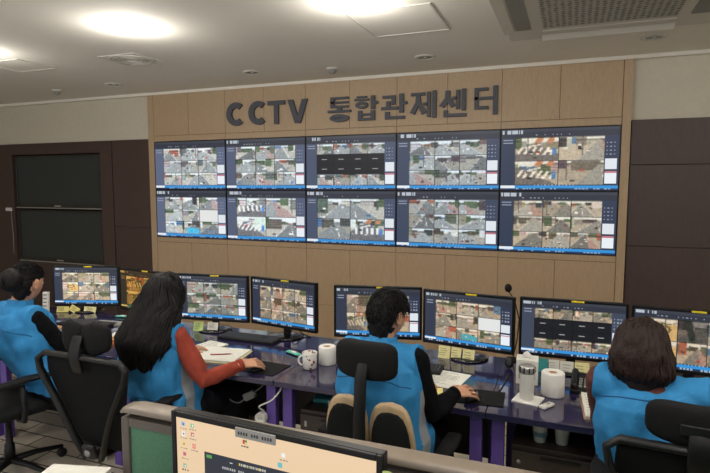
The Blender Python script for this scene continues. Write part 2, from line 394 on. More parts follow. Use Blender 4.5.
# left brown panelling around the television niche
mb = MB(); NX0, NX1, NZ0, NZ1 = -2.5, -.9, .70, 2.17
def slab(a, b): mb.b2(a, b)
slab((-3.4, .03, 0), (NX0-.08, .2, 2.318)); slab((NX0-.075, .03, 0), (NX1+.19, .2, NZ0)); slab((NX0-.075, .03, NZ1), (NX1+.19, .2, 2.318)); slab((NX0-.075, .025, NZ0), (NX0, .2, NZ1))
slab((NX1, .025, NZ0), (NX1+.19, .2, NZ1))
for z0, z1 in ((0, .45), (.453, 1.23), (1.233, 2.318)): slab((NX1+.2, .03, z0), (-.1, .2, z1))
struct('trim_3', mb, M['brown'], bevel=.003)
struct('trim_4', MB().b2((-3.4, .17, 0), (-.09, .205, 2.31)), M['niche'])
mb = MB()
for x0, x1 in ((5.18, 6.3), (6.305, 7.6)):
    for z0, z1 in ((0, .5), (.503, 1.22), (1.223, 1.93), (1.933, 2.318)): mb.b2((x0, .03, z0), (x1, .2, z1))
struct('trim_5', mb, M['brown'], bevel=.003)
# beige wood feature panel around the video wall, boards with shadow gaps
mb = MB(); mb.b2((-.088, 0, 0), (-.003, .2, CE-.002)); mb.b2((5.103, 0, 0), (5.172, .2, CE-.002))
g = .004
for k in range(10):
    x0, x1 = .51*k+g/2, .51*(k+1)-g/2
    mb.b2((x0, 0, 2.348), (x1, .1, CE-.002)); mb.b2((x0, 0, .46), (x1, .1, 1.068)); mb.b2((x0, 0, 0), (x1, .1, .455))
for k in range(5):
    x0, x1 = 1.02*k+g/2, 1.02*(k+1)-g/2
    mb.b2((x0, 0, 2.280), (x1, .1, 2.344)); mb.b2((x0, 0, 1.072), (x1, .1, 1.126))
struct('trim_6', mb, M['panel'])
struct('trim_7', MB().b2((-.003, .012, 0), (5.103, .2, CE-.003)), M['groove'])

# ---------------------------------------------------------------- video wall
ZT = 2.278
posw = ['at the left end', 'second from the left', 'in the middle', 'second from the right', 'at the right end']
what = ['nine pale street views', 'nine street views with a red path', 'two black middle rows', 'nine grey alley views', 'four large crossing views',
        'one blank tile, one cyan', 'four crossing views with a blue lorry', 'four street views, one a curved road', 'nine small junction views', 'nine street views with a green tree']
for r in range(2):
    for c in range(5):
        i = r*5+c; t = thing('video_wall_screen', f'{"upper" if r == 0 else "lower"} wall screen {posw[c]}, {what[i]}', 'screen', (c*1.02, 0, ZT-.575*(r+1)), 0, 'ten screens of the wall video display')
        mb = MB(); w, h, bz = 1.017, .572, .007
        mb.b2((.002, .004, .002), (w, .011, h))
        mb.b2((.002, -.006, .002), (bz, .004, h)); mb.b2((w-bz, -.006, .002), (w, .004, h)); mb.b2((bz, -.006, .002), (w-bz, .004, bz)); mb.b2((bz, -.006, h-bz), (w-bz, .004, h))
        mb.build('bezel', M['bezel'], t)
        tint = (.98, 1.0, 1.02) if c < 4 else (1.06, 1.0, .92)
        im = grid_screen(116, 66, WALL[i][0], WALL[i][1], tint, 1.12-.04*c, side=(92-11*c, 102-11*c, 128-12*c), title=(i not in (0,)))  # screens towards the left painted brighter and slatier, glare put into their colours
        screen_mesh('display', im, w-2*bz+.002, h-2*bz, t, .0, bz, h-bz)

# ---------------------------------------------------------------- sign letters (slots measured on the wall), each a solid letter
def arc(cx, cy, rx, ry, a0, a1, n=22): return [(cx+rx*math.cos(math.radians(a0+(a1-a0)*k/n)), cy+ry*math.sin(math.radians(a0+(a1-a0)*k/n))) for k in range(n+1)]
def ringpoly(cx, cy, rx, ry, t, a0, a1): return arc(cx, cy, rx, ry, a0, a1)+arc(cx, cy, rx-t, ry-t*.9, a1, a0)
def letter(ch, x0, x1, z0, z1, label):
    t = thing('sign_letter', label, 'letter', ((x0+x1)/2, -.001, z0), 0, 'raised letters of the sign above the video wall')
    w, h = x1-x0, z1-z0; mb = MB()
    P = lambda u, v, y: V(((u-.5)*w, y, v*h))
    def poly(pts): mb.prism(pts, -.026, 0., P)
    def R(a, b, c, d): poly([(a, b), (c, b), (c, d), (a, d)])
    if ch == 'C': poly(ringpoly(.52, .5, .5, .5, .27, 48, 312))
    elif ch == 'T': R(0, .82, 1, 1); R(.37, 0, .63, .82)
    elif ch == 'V': poly([(0, 1), (.27, 1), (.5, .32), (.73, 1), (1, 1), (.64, 0), (.36, 0)])
    elif ch == 'tong':
        R(.12, .9, .88, .99); R(.12, .73, .88, .81); R(.12, .56, .88, .65); R(.12, .65, .3, .9); R(.4, .47, .6, .56); R(0, .37, 1, .47); poly(ringpoly(.5, .15, .42, .155, .16, 0, 360)[:-1])
    elif ch == 'hap':
        R(.1, .93, .52, 1); R(0, .81, .62, .89); poly(ringpoly(.31, .63, .27, .15, .13, 0, 360)[:-1]); R(.7, .45, .87, 1); R(.87, .66, 1, .77)
        R(.15, 0, .32, .4); R(.7, 0, .87, .4); R(.32, 0, .7, .1); R(.32, .2, .7, .29)
    elif ch == 'gwan':
        R(.05, .84, .55, .95); R(.4, .58, .55, .84); R(.2, .5, .35, .72); R(0, .38, .66, .5); R(.7, .25, .87, 1); R(.87, .57, 1, .69); R(.15, 0, .32, .3); R(.32, 0, .92, .12)
    elif ch == 'je':
        R(0, .84, .54, .95); poly([(.2, .84), (.36, .84), (.38, .6), (.6, .22), (.42, .14), (.28, .45), (.14, .14), (-.04, .22), (.18, .6)]); R(.48, .47, .66, .58); R(.62, .04, .76, .97); R(.83, 0, .98, 1)
    elif ch == 'sen':
        poly([(.2, .96), (.37, .96), (.38, .7), (.58, .42), (.42, .34), (.29, .52), (.14, .34), (-.03, .42), (.19, .7)]); R(.46, .62, .64, .73); R(.6, .28, .74, .97); R(.81, .22, .96, 1); R(.14, 0, .3, .25); R(.3, 0, .98, .12)
    elif ch == 'teo':
        R(0, .84, .6, .95); R(0, .53, .56, .63); R(0, .2, .6, .31); R(0, .31, .17, .84); R(.56, .53, .8, .63); R(.8, 0, 1, 1)
    mb.build('letter_body', M['letter'], t)
for ch, x0, x1, z0, z1, lb in (('C', 1.05, 1.30, 2.42, 2.68, 'first dark grey letter C of the sign, farthest left'), ('C', 1.34, 1.585, 2.42, 2.68, 'second dark grey letter C, just before the T'), ('T', 1.59, 1.80, 2.42, 2.67, 'dark grey raised letter T on the wood panel'),
        ('V', 1.835, 2.075, 2.42, 2.67, 'dark grey raised letter V before the gap'), ('tong', 2.31, 2.57, 2.412, 2.668, 'Korean syllable 통 in dark grey, right of the gap'), ('hap', 2.61, 2.865, 2.415, 2.66, 'Korean syllable 합 in dark grey on the wood panel'),
        ('gwan', 2.90, 3.17, 2.415, 2.66, 'Korean syllable 관 in dark grey on the wood panel'), ('je', 3.21, 3.47, 2.41, 2.67, 'Korean syllable 제 in dark grey on the wood panel'), ('sen', 3.50, 3.76, 2.41, 2.67, 'Korean syllable 센 in dark grey on the wood panel'),
        ('teo', 3.83, 4.045, 2.415, 2.68, 'Korean syllable 터 in dark grey, last of the sign')): letter(ch, x0, x1, z0, z1, lb)

# ---------------------------------------------------------------- televisions in the niche
for z0, lb in ((1.452, 'upper black television in the wall niche, switched off'), (.715, 'lower black television in the niche, with a pale reflection, switched off')):
    t = thing('television', lb, 'television', (-1.7, .05, z0), 0, 'two televisions stacked in the wall niche')
    W_, H_ = 1.56, .705
    mb = MB(); mb.b2((-W_/2, .02, 0), (W_/2, .07, H_)); mb.b2((-W_/2, -.005, 0), (W_/2, .02, .05)); mb.b2((-W_/2, -.005, H_-.025), (W_/2, .02, H_)); mb.b2((-W_/2, -.005, .05), (-W_/2+.03, .02, H_-.025)); mb.b2((W_/2-.03, -.005, .05), (W_/2, .02, H_-.025))
    mb.build('casing', M['gloss_black'], t, bevel=.004)
    MB().b2((-W_/2+.03, .008, .05), (W_/2-.03, .019, H_-.025)).build('display', M['tvscreen'], t)
    MB().b2((-W_/2, -.012, -.008), (W_/2, -.005, .004)).build('lower_strip', M['silver'], t)
    MB().b2((-.06, -.008, .018), (.06, -.0045, .034)).build('maker_plate', M['silver'], t)
t = thing('wall_switch_box', 'small white box with a hanging cable left of the televisions', 'switch box', (-2.6, .0, 1.4))
MB().b2((-.05, -.0, 0), (.05, .029, .045)).build('box', M['white_plastic'], t, bevel=.003)
MB().tube([(.03, .02, 0), (.04, .015, -.1), (.06, .015, -.35), (.05, .015, -.6)], .006).build('cable', M['cable'], t, smooth=True)

# ---------------------------------------------------------------- ceiling fittings
def downlight(x, y, on, lb):
    t = thing('recessed_downlight', lb, 'ceiling light', (x, y, CE), 0, 'lit round downlights' if on else 'unlit round downlights')
    MB().lathe([(.062, -.004), (.064, -.010), (.078, -.011), (.092, -.006), (.094, -.0005), (.06, -.0005)], seg=36).build('trim_ring', M['ac'], t, smooth=True)
    if on: MB().lathe([(0, -.024), (.03, -.021), (.052, -.013), (.0615, -.004), (.0615, -.001), (0, -.001)], seg=32).build('lens', M['lamp_on'], t, smooth=True)
    else:
        MB().lathe([(.0615, -.0045), (.04, -.003), (.03, -.0012), (0, -.0012)], seg=32).build('reflector', M['lamp_off'], t, smooth=True)
        MB().lathe([(0, -.010), (.012, -.008), (.018, -.003), (0, -.0026)], seg=20).build('bulb', M['white_plastic'], t, smooth=True)
    return t
downlight(1.80, -2.25, True, 'lit round downlight at the upper left, above the left operators')
downlight(3.47, -2.17, True, 'lit round downlight cut by the top edge of the picture')
for x, lb in ((1.76, 'unlit downlight in front of the CC of the sign'), (3.50, 'unlit downlight in front of the right half of the sign'), (5.25, 'unlit downlight beside the air conditioner, farthest right'), (0.0, 'unlit downlight nearest the left wall, small and faint')): downlight(x, -.6, False, lb)
for x, y in ((1.8, -3.9), (3.5, -3.9), (5.2, -3.9), (.1, -2.2), (6.6, -2.2), (.1, -3.9), (6.6, -3.9), (1.8, -5.5), (5.2, -5.5)):
    downlight(x, y, True, 'lit downlight of the room, outside the picture')
for x, y, s in ((1.80, -2.25, 1), (3.47, -2.17, 1), (1.8, -3.9, 1), (3.5, -3.9, 1), (5.2, -3.9, 1), (.1, -2.2, .8), (6.6, -2.2, .8), (.1, -3.9, .6), (6.6, -3.9, .6), (1.8, -5.5, 1), (5.2, -5.5, 1)):
    ld = bpy.data.lights.new('downlight_beam', 'POINT'); ld.energy = 12*s; ld.color = (1, .96, .90); ld.shadow_soft_size = .05
    lo = bpy.data.objects.new('added_halo_lamp', ld); lo.location = (x, y, CE-.12); C.objects.link(lo)  # extra point lamp below each lens, added to spread a halo over the ceiling
    ls = bpy.data.lights.new('downlight_beam', 'SPOT'); ls.energy = 12*s; ls.color = (1, .96, .90); ls.spot_size = math.radians(150); ls.spot_blend = .9; ls.shadow_soft_size = .05
    lo = bpy.data.objects.new('downlight_beam', ls); lo.location = (x, y, CE-.05); C.objects.link(lo)
def hatch(x0, y0, x1, y1, lb, vents=False):
    t = thing('access_hatch', lb, 'ceiling hatch', ((x0+x1)/2, (y0+y1)/2, CE)); w, d = abs(x1-x0)/2, abs(y1-y0)/2
    mb = MB(); e = .012
    mb.b2((-w, -d, -.006), (w, -d+e, -.0005)); mb.b2((-w, d-e, -.006), (w, d, -.0005)); mb.b2((-w, -d+e, -.006), (-w+e, d-e, -.0005)); mb.b2((w-e, -d+e, -.006), (w, d-e, -.0005))
    mb.build('frame', M['ac'], t)
    MB().b2((-w+e, -d+e, -.002), (w-e, d-e, -.0005)).build('cover_panel', M['ceiling'], t)
    if vents:
        for k in range(4): MB().lathe([(.05+.04*k, -.003), (.05+.04*k, -.010), (.062+.04*k, -.010), (.062+.04*k, -.003)], seg=32).build('diffuser_ring', M['ac'], t)
hatch(3.315, -1.97, 3.88, -1.36, 'square ceiling access hatch left of the air conditioner')
hatch(.87, -1.65, 1.27, -1.27, 'small square ceiling diffuser with concentric rings near the left lamp', True)
hatch(-.33, -1.85, .15, -1.44, 'square ceiling hatch at the far left edge of the picture')
t = thing('air_conditioner', 'ceiling cassette air conditioner with a perforated grille at the upper right', 'air conditioner', (4.9, -1.68, CE))
mb = MB(); mb.b2((-.65, -.72, -.03), (.65, .72, -.0005)); mb.build('body', M['ac'], t, bevel=.01)
MB().b2((-.40, -.40, -.045), (.40, .385, -.03)).build('grille', M['grille'], t, bevel=.006)
for a in range(4):
    rot = Rz(a*PI/2); mb = MB()
    mb.box(rot @ V((0, .53, -.034)), (.82, .1, .008), rot); mb.build('air_slot', M['ac_dark' if a % 2 else 'ac'], t)
    mb = MB(); mb.box(rot @ V((0, .625, -.045)), (.84, .07, .006), rot @ Rx(-.35)); mb.build('louver_flap', M['ac'], t, bevel=.002)
for x, y, lb in ((2.57, -.48, 'small white ceiling camera dome above the sign'), (-.9, -.56, 'small faint ceiling camera dome at the far left')):
    t = thing('ceiling_sensor', lb, 'sensor', (x, y, CE), 0, 'ceiling sensors')
    MB().lathe([(.055, -.0005), (.06, -.012), (.04, -.016)], seg=24).build('base_ring', M['ac'], t, smooth=True)
    MB().lathe([(.04, -.014), (.034, -.04), (.018, -.055), (0, -.058)], seg=24).build('dome', M['ac_dark'], t, smooth=True)

# ---------------------------------------------------------------- desks
DZ, DY0, DY1 = .72, -2.885, -2.02
desk_lb = ['desk at the far left under the first monitor', 'desk of the seated operator at the left edge', 'desk of the long-haired operator, with an open folder', 'desk with the floral mug, used by the short-haired operator', 'desk of the right-hand operator, with tumbler']
for k in range(5):
    x0 = -.03+1.105*k; x1 = x0+1.105
    t = thing('desk', 'dark violet '+desk_lb[k], 'desk', (x0, DY0, 0), 0, 'row of violet desks')
    w, d = 1.105, DY1-DY0
    MB().b2((.001, 0, DZ-.03), (w-.001, d, DZ)).build('worktop', M['desk'], t, bevel=.003)
    MB().b2((.03, d-.06, .1), (w-.03, d-.045, DZ-.031)).build('modesty_panel', M['cabinet'], t)
    for a in (.022, w-.079):
        mb = MB(); mb.b2((a, .06, 0), (a+.057, .10, DZ-.031)); mb.b2((a, d-.13, 0), (a+.057, d-.09, DZ-.031)); mb.b2((a, .1, DZ-.08), (a+.057, d-.13, DZ-.031)); mb.build('leg', M['purple'], t, bevel=.002)

def drawer_cabinet(x, y, lb, w=.43, knob=True):
    t = thing('drawer_cabinet', lb, 'cabinet', (x, y, 0), 0, 'dark cabinets under the desks'); H = .545; D = .42
    MB().b2((0, .018, .03), (w, D, H)).build('body', M['cabinet'], t, bevel=.003)
    for j, (a, b) in enumerate(((.035, .235), (.24, .39), (.395, .525))):
        dr = MB().b2((.004, 0, a), (w-.004, .0175, b)).build('drawer', M['cabinet'], t, bevel=.003)
        MB().b2((w*.3, -.008, b-.022), (w*.7, -.0005, b-.012)).build('handle', M['black'], dr)
    if knob: MB().lathe([(0, 0), (.010, 0), (.011, .004), (.0, .008)], (.035, -.0005, .475), 16, Rx(PI/2)).build('lock', M['silver'], t, smooth=True)
    else: MB().b2((.03, -.003, .46), (.045, -.0005, .49)).build('label_tag', M['label'], t)
    for sx in (.04, w-.04):
        for sy in (.05, D-.04): MB().lathe([(0, .001), (.014, .001), (.016, .029), (0, .029)], (sx, sy, 0), 12).build('caster', M['black'], t)
    return t
drawer_cabinet(3.395, -2.80, 'dark brown drawer cabinet under the desk beside the twin-back chair', knob=False)
drawer_cabinet(4.50, -2.80, 'dark brown drawer cabinet under the right desk, carrying two paper cups')
drawer_cabinet(2.24, -2.45, 'dark drawer cabinet in the shade under the long-haired operator\'s desk', knob=False)

# ---------------------------------------------------------------- monitors on the desks
def monitor(x, y, ang, zt, im, lb, w=.555, h=.332, group='operators\' desk monitors', sticker=.55, base_y=.09):
    a = math.radians(ang); cx, cy = x+math.cos(a)*w/2, y+math.sin(a)*w/2
    t = thing('computer_monitor', lb, 'monitor', (cx, cy, DZ), a, group); z1 = zt-DZ; z0 = z1-h; bz = .014; bb = .02
    mb = MB(); mb.b2((-w/2, .006, z0), (w/2, .03, z1)); mb.b2((-w/2, -.003, z0), (-w/2+bz, .006, z1)); mb.b2((w/2-bz, -.003, z0), (w/2, .006, z1)); mb.b2((-w/2+bz, -.003, z1-bz), (w/2-bz, .006, z1)); mb.b2((-w/2+bz, -.003, z0), (w/2-bz, .006, z0+bb))
    mb.loft([(0, .03, z0+h/2), (0, .055, z0+h/2)], [(.13, .09), (.10, .07)], 20, up=V((0, 0, 1)), pw=4, rounded=False)
    mb.build('casing', M['bezel'], t, bevel=.003)
    screen_mesh('display', im, w-2*bz, h-bz-bb, t, .001, -w/2+bz, z1-bz)
    MB().box((0, .05, z0/2+.06), (.05, .02, z0+.09)).build('stand_neck', M['black'], t, bevel=.004)
    MB().lathe([(0, .002), (.118, .002), (.12, .008), (.10, .014), (.03, .02), (0, .02)], (0, .045, 0), 36).build('stand_base', M['gloss_black'], t, smooth=True)
    if sticker: MB().b2((-w/2+w*sticker-.035, -.0045, z1-.011), (-w/2+w*sticker+.03, -.003, z1-.001)).build('bezel_sticker', M['sticker'], t)
    return t
T1, T2 = (1.1, 1.0, .88), (1.0, 1.0, .96)
g33 = (3, 3, ['road'])
mons = [
    (.786, -2.129, 19, 1.10, grid_screen(104, 58, (3, 3, ['road', 'road', 'road', 'yellow', 'road', 'road', 'road', 'road', 'road']), 31, T1, 1.08), 'desk monitor farthest left, nine views, beside the first operator\'s face'),
    (1.412, -2.045, -7.7, 1.106, grid_screen(104, 58, (2, 2, ['cross', 'road', 'road', 'road']), 32, T2, .95, amber=True), 'amber-tinted desk monitor half hidden by the long-haired operator'),
    (2.10, -2.20, 8, 1.125, grid_screen(104, 58, g33, 33, T2, .95), 'desk monitor right of the long black hair, nine grey views'),
    (2.655, -2.095, -9.4, 1.121, grid_screen(104, 58, (3, 4, ['road']), 34, T1, .95), 'angled desk monitor behind the black keyboard, twelve yellowish views'),
    (3.342, -2.215, 12.9, 1.124, grid_screen(104, 58, (2, 3, ['road', 'road', 'road', 'cross', 'road', 'road']), 35, T1, .9), 'desk monitor directly behind the short-haired operator\'s head'),
    (3.894, -2.108, -7.9, 1.12, grid_screen(104, 58, (3, 3, ['road', 'road', 'road', 'road', 'road', 'blank', 'road', 'pool', 'road']), 36, T1, .95), 'desk monitor with three yellow notes below it and a blank tile'),
    (4.470, -2.173, 1.56, 1.126, grid_screen(104, 58, (4, 4, ['road']*4+['black']*8+['road']*4), 37, T1, .95, side=(62, 70, 88)), 'desk monitor whose middle rows of tiles are black'),
    (5.037, -2.168, -4, 1.123, grid_screen(104, 58, (2, 3, ['yellow', 'night', 'road', 'yellow', 'road', 'road']), 38, T1, .9), 'desk monitor at the right edge of the picture, yellowish views')]
for m in mons: monitor(*m)

# ---------------------------------------------------------------- sticky notes under the monitors
def note(c, w, h, rz, m, lb, tilt=0., lines=True, grp='sticky notes hung below the monitors'):
    t = thing('sticky_note', lb, 'note', c, math.radians(rz), grp)
    mb = MB(); n = 6; r = Rx(-.12) @ Ry(tilt)
    for i in range(n):
        z = -h*(i+.5)/n; mb.box(r @ V((0, -.012*((i+.5)/n)**2, z)), (w, .0012, h/n+.0015), r)
    mb.build('sheet', m, t)
    if lines:
        mb = MB()
        for i in range(4): mb.box(r @ V((-.1*w+random.uniform(-.1, .1)*w, -.002-.012*((i+1)/5)**2, -h*(.2+.17*i))), (w*random.uniform(.4, .65), .0008, .0022), r)
        mb.build('handwriting', M['ink'], t)
yz = .79
for (x, y, w, h, rz, m, lb) in (
    (.885, -2.12, .1, .045, 19, 'yellow', 'yellow sticky note, left of three under the farthest left monitor'), (.99, -2.085, .08, .05, 19, 'yellow', 'tilted yellow sticky note in the middle below the farthest left monitor'), (1.10, -2.045, .1, .045, 19, 'paleyellow', 'pale sticky note at the right below the farthest left monitor'),
    (2.29, -2.20, .075, .065, 8, 'green_note', 'light green sticky note below the monitor beside the long black hair'), (2.40, -2.185, .08, .05, 8, 'paper', 'white sticky note right of the light green one'),
    (4.04, -2.145, .072, .075, -8, 'paleyellow', 'yellow sticky note, left of three below the blank-tile monitor'), (4.115, -2.155, .06, .085, -8, 'paleyellow', 'yellow sticky note, middle of three below the blank-tile monitor'), (4.19, -2.166, .07, .09, -8, 'paleyellow', 'yellow sticky note, right of three below the blank-tile monitor'),
    (4.535, -2.185, .055, .07, 1.5, 'paper', 'white note at the left below the monitor with black tiles'), (4.605, -2.185, .05, .075, 1.5, 'teal', 'teal note below the monitor with black tiles'), (4.662, -2.187, .055, .08, 1.5, 'paper', 'small white note next to the teal one'), (4.728, -2.19, .07, .095, 1.5, 'paper', 'larger white note with handwriting, left of the last yellow note'), (4.805, -2.185, .075, .09, 1.5, 'paleyellow', 'yellow note at the right below the monitor with black tiles')):
    note((x, y-.004, yz+ (0 if x > 1.3 else -.022)), w, h, rz, M[m], lb, tilt=(.5 if 'tilted' in lb else random.uniform(-.04, .04)), lines=(m != 'teal'))

# ---------------------------------------------------------------- keyboards, mice, pads
def keyboard(x, y, rz, lb, w=.43, d=.145):
    t = thing('keyboard', lb, 'keyboard', (x, y, DZ), math.radians(rz), 'black keyboards')
    MB().b2((-w/2, -d/2, .001), (w/2, d/2, .017)).build('case', M['black'], t, bevel=.004)
    k0 = None
    mb = MB()
    for r in range(6):
        for c in range(21):
            if c in (15, 16) and r in (2, 3): continue
            mb.box((-w/2+.018+c*.0197, d/2-.018-r*.0215, .0185), (.0155, .017, .0055))
    mb.build('keys', M['key'], t)
    return t
keyboard(2.735, -2.245, 0, 'black keyboard in front of the twelve-view monitor, beside the open folder')
keyboard(3.87, -2.42, 3, 'black keyboard partly hidden behind the short-haired operator')
keyboard(1.40, -2.36, 4, 'dark keyboard on the left desk behind the empty headrest')
keyboard(5.08, -2.48, 0, 'black keyboard in front of the operator at the right')
def mouse_pad(x, y, rz, lb):
    t = thing('mouse_pad', lb, 'mouse pad', (x, y, DZ), math.radians(rz), 'black mouse pads')
    MB().b2((-.11, -.095, .0005), (.11, .095, .004)).build('pad', M['black_soft'], t); return t
mouse_pad(3.14, -2.72, -4, 'black mouse pad under the red-sleeved hand'); mouse_pad(4.345, -2.71, 4, 'black mouse pad under the short-haired operator\'s right hand')
def mouse(x, y, rz, lb, z=DZ+.004):
    t = thing('computer_mouse', lb, 'mouse', (x, y, z), math.radians(rz), 'computer mice')
    mb = MB(); mb.ell((0, 0, .012), (.027, .050, .017)); bmesh.ops.bisect_plane(mb.bm, geom=mb.bm.verts[:]+mb.bm.edges[:]+mb.bm.faces[:], plane_co=(0, 0, .0005), plane_no=(0, 0, -1), clear_outer=True)
    mb.build('shell', M['black'], t, smooth=True); MB().lathe([(.0, -.003), (.007, -.003), (.007, .003), (0, .003)], (0, .03, .030), 12, Ry(PI/2)).build('wheel', M['cable'], t)
    return t
mouse(3.13, -2.785, -27, 'black mouse held by the red-sleeved hand'); mouse(4.312, -2.772, -36, 'black mouse held by the short-haired operator')
# papers, folders, small things
def flat(name, lb, cat, x, y, w, d, h, rz, m, z=DZ, ink=None, grp=None, edge=None):
    t = thing(name, lb, cat, (x, y, z), math.radians(rz), grp)
    MB().b2((-w/2, -d/2, .0005), (w/2, d/2, h)).build('sheets', m, t)
    if ink:
        mb = MB()
        for k in range(ink): mb.b2((-w*.4, d*(.38-.76*k/ink), h), (-w*.4+w*random.uniform(.3, .75), d*(.38-.76*k/ink)+.003, h+.0006))
        mb.build('printing', M['ink'], t)
    if edge: MB().b2((-w/2-.008, -d/2-.008, .0001), (w/2+.008, d/2+.008, .0005)).build('cover', edge, t)
    return t
flat('open_folder', 'open folder of white paper with red handwriting beside the red sleeve', 'folder', 2.76, -2.62, .30, .25, .012, 8, M['paper'], ink=None, edge=M['yellow'])
t = thing('pen_line', 'thin red pen lying on the open folder', 'pen', (2.78, -2.64, DZ+.0125), .5); MB().tube([(-.06, 0, .004), (.06, 0, .004)], .0035).build('barrel', M['redink'], t); MB().tube([(.06, 0, .004), (.07, 0, .004)], .0015).build('tip', M['ink'], t); t.name = 'pen'
flat('paper_stack', 'small white paper stack left of the open folder', 'papers', 2.585, -2.50, .16, .2, .008, -10, M['paper'], ink=6)
flat('paper_sheet', 'white printed sheet in front of the notes-covered monitor', 'paper', 4.125, -2.52, .21, .25, .002, -8, M['paper'], ink=10)
flat('notepad', 'small yellow notepad under the short-haired operator\'s left hand', 'notepad', 4.13, -2.735, .06, .09, .012, 12, M['yellow'])
flat('notebook', 'open notebook with white pages left of the right operator\'s arm', 'notebook', 4.865, -2.62, .12, .34, .014, 3, M['paper'], ink=8, edge=M['cover'])
flat('document_tray', 'flat grey tray on the left desk behind the headrest', 'tray', 1.60, -2.27, .36, .09, .014, 8, M['label'])
flat('orange_folder', 'orange folder among papers beyond the empty headrest', 'folder', 1.93, -2.62, .2, .15, .01, 30, M['orange'])
flat('white_papers', 'loose white papers beside the orange folder', 'papers', 1.93, -2.46, .3, .12, .006, 20, M['paper'], ink=5)
flat('kraft_box', 'brown cardboard piece on the left desk by the black sleeve', 'cardboard', 1.32, -2.60, .16, .12, .03, 12, M['kraft'])
def packet(x, y, rz, lb):
    t = thing('mint_packet', lb, 'packet', (x, y, DZ), math.radians(rz)); mb = MB(); mb.loft([(-.06, 0, .007), (-.05, 0, .009), (.05, 0, .009), (.06, 0, .007)], [(.003, .018), (.007, .02), (.007, .02), (.003, .018)], 12, up=V((0, 1, 0)), rounded=False); mb.build('wrapper', M['mint'], t, smooth=True)
    MB().b2((-.02, -.012, .0155), (.025, .012, .0165)).build('printed_patch', M['white_plastic'], t)
packet(3.165, -2.43, -25, 'mint green packet lying left of the floral mug'); packet(1.47, -2.08, 10, 'mint green packet under the amber monitor')
# power strip leaning upright behind the first operator
t = thing('power_strip', 'upright white multi-socket strip left of the farthest left monitor', 'power strip', (.86, -2.27, DZ), math.radians(20)); r = Rx(-.1)
mb = MB(); mb.box(r @ V((0, .01, .095)), (.042, .03, .19), r); mb.build('housing', M['white_plastic'], t, bevel=.004)
for k in range(6): MB().box(r @ V((0, -.006, .022+.029*k)), (.028, .003, .008), r).build('socket', M['ink'], t)
t = thing('desk_phone', 'black desk phone with grey keys between the notes and the notebook', 'phone', (4.81, -2.40, DZ), math.radians(-3))
mb = MB(); mb.prism([(-.09, 0), (.09, 0), (.09, .055), (-.09, .018)], -.06, .06, lambda u, v, w: V((w, u, v+.001))); mb.build('body', M['black'], t, bevel=.004)
mb = MB(); rp = Rx(.2)
for i in range(4):
    for j in range(3): mb.box(V((-.012+.024*j, -.055+.024*i, .029+.0049*i)), (.016, .014, .006), rp)
mb.build('keypad', M['cable'], t)
MB().loft([(-.042, -.07, .034), (-.042, -.04, .044), (-.042, .04, .062), (-.042, .07, .064)], [.016, .012, .012, .017], 12).build('handset', M['black'], t, smooth=True)

# cups, rolls, tumbler
def mug(x, y, z, rz, lb):
    t = thing('mug', lb, 'mug', (x, y, z), rz)
    MB().lathe([(0, .001), (.034, .001), (.040, .006), (.041, .05), (.0415, .092), (.039, .094), (.037, .09), (.036, .012), (0, .01)]).build('cup', M['floral'], t, smooth=True)
    MB().lathe([(.0425, .083), (.043, .094), (.040, .0955), (.0385, .094), (.0405, .083)]).build('rim', M['china'], t, smooth=True)
    MB().tube([(-.040, 0, .075)]+[(-.040-.024*math.sin(PI*k/8), 0, .047+.028*math.cos(PI*k/8)) for k in range(1, 8)]+[(-.040, 0, .02)], .0055, 8).build('handle', M['china'], t, smooth=True)
mug(3.375, -2.63, DZ, .35, 'white mug with a floral print, in front of the paper roll')
def roll(x, y, z, r, h, lb, grp='white paper rolls'):
    t = thing('paper_roll', lb, 'paper roll', (x, y, z), 0, grp)
    MB().lathe([(.02, .001), (r-.002, .001), (r, .004), (r, h-.005), (r-.004, h), (.021, h-.001), (.02, h-.01), (.02, .001)]).build('paper', M['tissue'], t, smooth=True)
    MB().lathe([(.0185, .002), (.0195, .002), (.0195, h-.003), (.0185, h-.003), (.0185, .002)]).build('core', M['kraft'], t, smooth=True)
roll(3.432, -2.515, DZ, .050, .105, 'white paper roll behind the floral mug'); roll(4.667, -2.545, DZ, .055, .118, 'white paper roll to the right of the steel-lidded tumbler')
t = thing('tissue_box', 'tall white tissue carton behind the tumbler, printed in grey', 'tissue box', (4.535, -2.40, DZ), math.radians(3))
MB().b2((-.055, -.05, .001), (.055, .05, .13)).build('carton', M['paper'], t, bevel=.002)
MB().b2((-.04, -.0515, .03), (.04, -.0502, .085)).build('printed_panel', M['speck'], t); MB().loft([(0, 0, .13), (.005, 0, .145), (.012, 0, .152)], [(.03, .012), (.026, .01), (.02, .004)], 12, rounded=False).build('tissue', M['tissue'], t, smooth=True)
t = thing('tumbler', 'white tumbler with a shiny steel lid, standing on a tissue', 'tumbler', (4.552, -2.655, DZ+.0065))
MB().lathe([(0, .0), (.032, .0), (.033, .003), (.035, .12), (.0355, .128), (0, .128)]).build('body', M['white_plastic'], t, smooth=True)
MB().lathe([(.0, .128), (.037, .128), (.0375, .15), (.036, .162), (.030, .165), (0, .160)]).build('lid', M['steel'], t, smooth=True)
mb = MB()
for k in range(10): mb.box((.0375*math.cos(k*PI/5), .0375*math.sin(k*PI/5), .146), (.005, .005, .026), Rz(k*PI/5))
mb.build('lid_ridges', M['black'], t)
flat('folded_tissue', 'folded white tissue under the tumbler', 'tissue', 4.56, -2.66, .125, .12, .006, -12, M['tissue'])
t = thing('remote_control', 'small white remote lying in front of the paper roll', 'remote', (4.648, -2.715, DZ), math.radians(-32))
MB().b2((-.017, -.042, .0005), (.017, .042, .014)).build('case', M['white_plastic'], t, bevel=.005); MB().box((0, .012, .0145), (.012, .02, .002)).build('button', M['label'], t)
